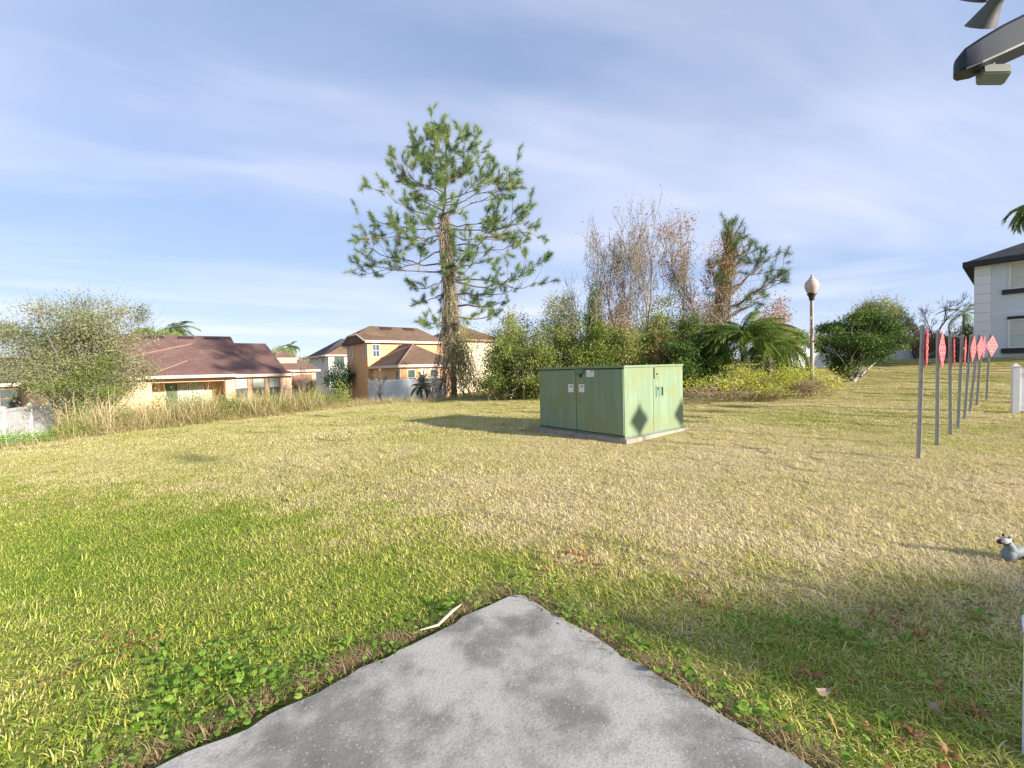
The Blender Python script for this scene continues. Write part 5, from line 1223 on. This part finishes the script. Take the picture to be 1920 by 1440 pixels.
palm('small spreading palm left of the lamp post foot', 1478, 700, 655, 18.8, 16, 1.4, 93, .10, 1.9, .42, 26, .035)
palm('tall palm top showing above the grey house roof', 1952, 600, 392, 40, 26, 2.0, 94, .2, 2.0, .8, 30, .09)
palm('palm top showing behind the peach house roof', 330, 640, 622, 52, 14, 2.2, 95, .16, 1.5, .7, 22, .10)
palm('thin far palm standing against the sky above the garage roof', 545, 690, 652, 95, 12, 1.8, 96, .14, 1.6, .6, 18, .14)
palm('palm with pale curved fronds between the trees and the grey house', 1808, 640, 592, 33, 10, 1.5, 97, .10, 1.8, .4, 20, .05)
palm('small palm at the lower edge of the pine and white fence', 790, 740, 728, 26.0, 9, .7, 98, .06, 1.4, .4, 20, .04)

# ------------------------------------------------------------------ vine mound
def mound():
    y = 15.6; c = at(1430, 745, y); g0 = gz1(c[0], y); r = np.random.default_rng(61); t = empty('vine_mound', (c[0], y, g0)); inv = np.array([c[0], y, g0])
    tag(t, 'low sprawling mound of yellow green vines and brown stems on the lawn', 'vines')
    L1 = [tuple(at(u, v, y + d) - inv) + (w_ / FPX * y, w_ / FPX * y * .8, h / FPX * y) for (u, v, d, w_, h) in ((1330, 722, .2, 50, 14), (1390, 712, .6, 55, 18), (1450, 708, .4, 55, 22), (1510, 712, .2, 50, 20), (1555, 722, 0, 35, 14), (1470, 728, -.5, 60, 14), (1400, 692, 1.2, 40, 14))]
    crown('vine_leaves', L1, 9500, .075, M['yellow'], t, r, 130, .2, .35, floor=-.1)
    L2 = [tuple(at(u, v, y + d) - inv) + (w_ / FPX * y, .7, h / FPX * y) for (u, v, d, w_, h) in ((1310, 738, -.3, 40, 8), (1370, 740, -.4, 50, 8), (1430, 738, -.5, 40, 8), (1520, 732, -.7, 40, 12), (1500, 722, -.4, 30, 10))]
    crown('dead_leaves', L2, 4200, .06, M['brownmat'], t, r, 70, .2, .3, floor=-.1)
    S_ = []
    for i in range(420):
        l = (L1 + L2)[r.integers(12)]; p = np.array(l[:3]) + r.normal(0, .5, 3) * np.array(l[3:6]); k = 6; Q = p + np.cumsum(r.normal(0, .09, (k, 3)) * [1, 1, .6], 0); Q[:, 2] = np.maximum(Q[:, 2], 0); S_.append((Q, np.full(k, r.uniform(.004, .008))))
    tube_obj('vine', S_, M['vine'], t, 3)
mound()

# ------------------------------------------------------------------ tall weeds along the bank
g = np.random.default_rng(99)
X, Y = jitter_grid(-26, 4, 6, 30, .30, g); d = edge_dist(X, Y); u_ = 960 + FPX * X / Y
k = (d > .15) & (d < 5.2) & (u_ < 990) & (np.abs(X) < 1.3 * Y + 1) & (g.uniform(0, 1, X.size) < 1.0 - .09 * d)
dense = 1 - .35 * ((u_ > 700) & (u_ < 980)); k &= g.uniform(0, 1, X.size) < dense
k &= (u_ > 120)
small = k & (u_ > 610); k &= ~small
scatter('short_dry_weeds', on_ground(X[small], Y[small]), [blade_mesh('weed_clump', 90, .26, (.2, .6), .013, (.15, 1.9), 4, 1.0, 580 + i) for i in range(5)], M['straw'], .5, 1.1, .3, 41, 'short dry weeds at the lawn edge before the pine and white fence', 'weeds')
scatter('tall_dry_weeds', on_ground(X[k], Y[k]), [blade_mesh('weed_clump', 120, .26, (.35, 1.3), .014, (.15, 1.9), 4, 1.0, 500 + i) for i in range(7)], M['straw'], .5, 1.35, .3, 31, 'tall dry straw and green weeds along the bank beyond the lawn', 'weeds')
def bush_proto(seed, n, size, h):
    r = np.random.default_rng(seed); P, rn, out, C = cloud_points([(0, 0, h * .5, .3, .3, h * .45)], n, r, 14, .3, .2); P[:, 2] = np.maximum(P[:, 2], .02); V, Fq, A = leaf_quads(P, size, rn, r, out); return np_mesh('leafy_weed', V, Fq, {'rnd': A})
X, Y = jitter_grid(-26, 3, 6, 28, .75, g); d = edge_dist(X, Y); u_ = 960 + FPX * X / Y
k = (d > .5) & (d < 4.5) & (u_ < 960) & (np.abs(X) < 1.3 * Y + 1) & (u_ > 130) & (u_ < 640) & (g.uniform(0, 1, X.size) < .8)
scatter('leafy_weeds', on_ground(X[k], Y[k]), [bush_proto(520 + i, 800, .065, 1.0) for i in range(5)], M['olive'], .6, 1.4, .1, 33, 'leafy olive weeds growing among the dry grass of the bank', 'weeds')
X, Y = jitter_grid(-20, -9, 7, 14, .45, g); d = edge_dist(X, Y)
k = (d > .1) & (d < 2.2) & (g.uniform(0, 1, X.size) < .8) & (Y < 13)
scatter('low_green_weeds', on_ground(X[k], Y[k]), [bush_proto(540 + i, 300, .055, .4) for i in range(4)], M['weed'], .6, 1.1, .1, 35, 'low bright green weeds before the weathered fence at left', 'weeds')
X, Y = jitter_grid(-26, 12, 6, 26, .22, g); d = edge_dist(X, Y); u_ = 960 + FPX * X / Y
k = (d > -.35) & (d < .45) & (u_ < 1020) & (np.abs(X) < 1.3 * Y + 1)
scatter('lawn_edge_grass', on_ground(X[k], Y[k]), [blade_mesh('edge_clump', 40, .15, (.10, .28), .009, (.2, 1.2), 3, .9, 560 + i) for i in range(5)], M['straw'], .6, 1.2, .1, 37, 'pale longer grass fringe along the lawn edge', 'grass')
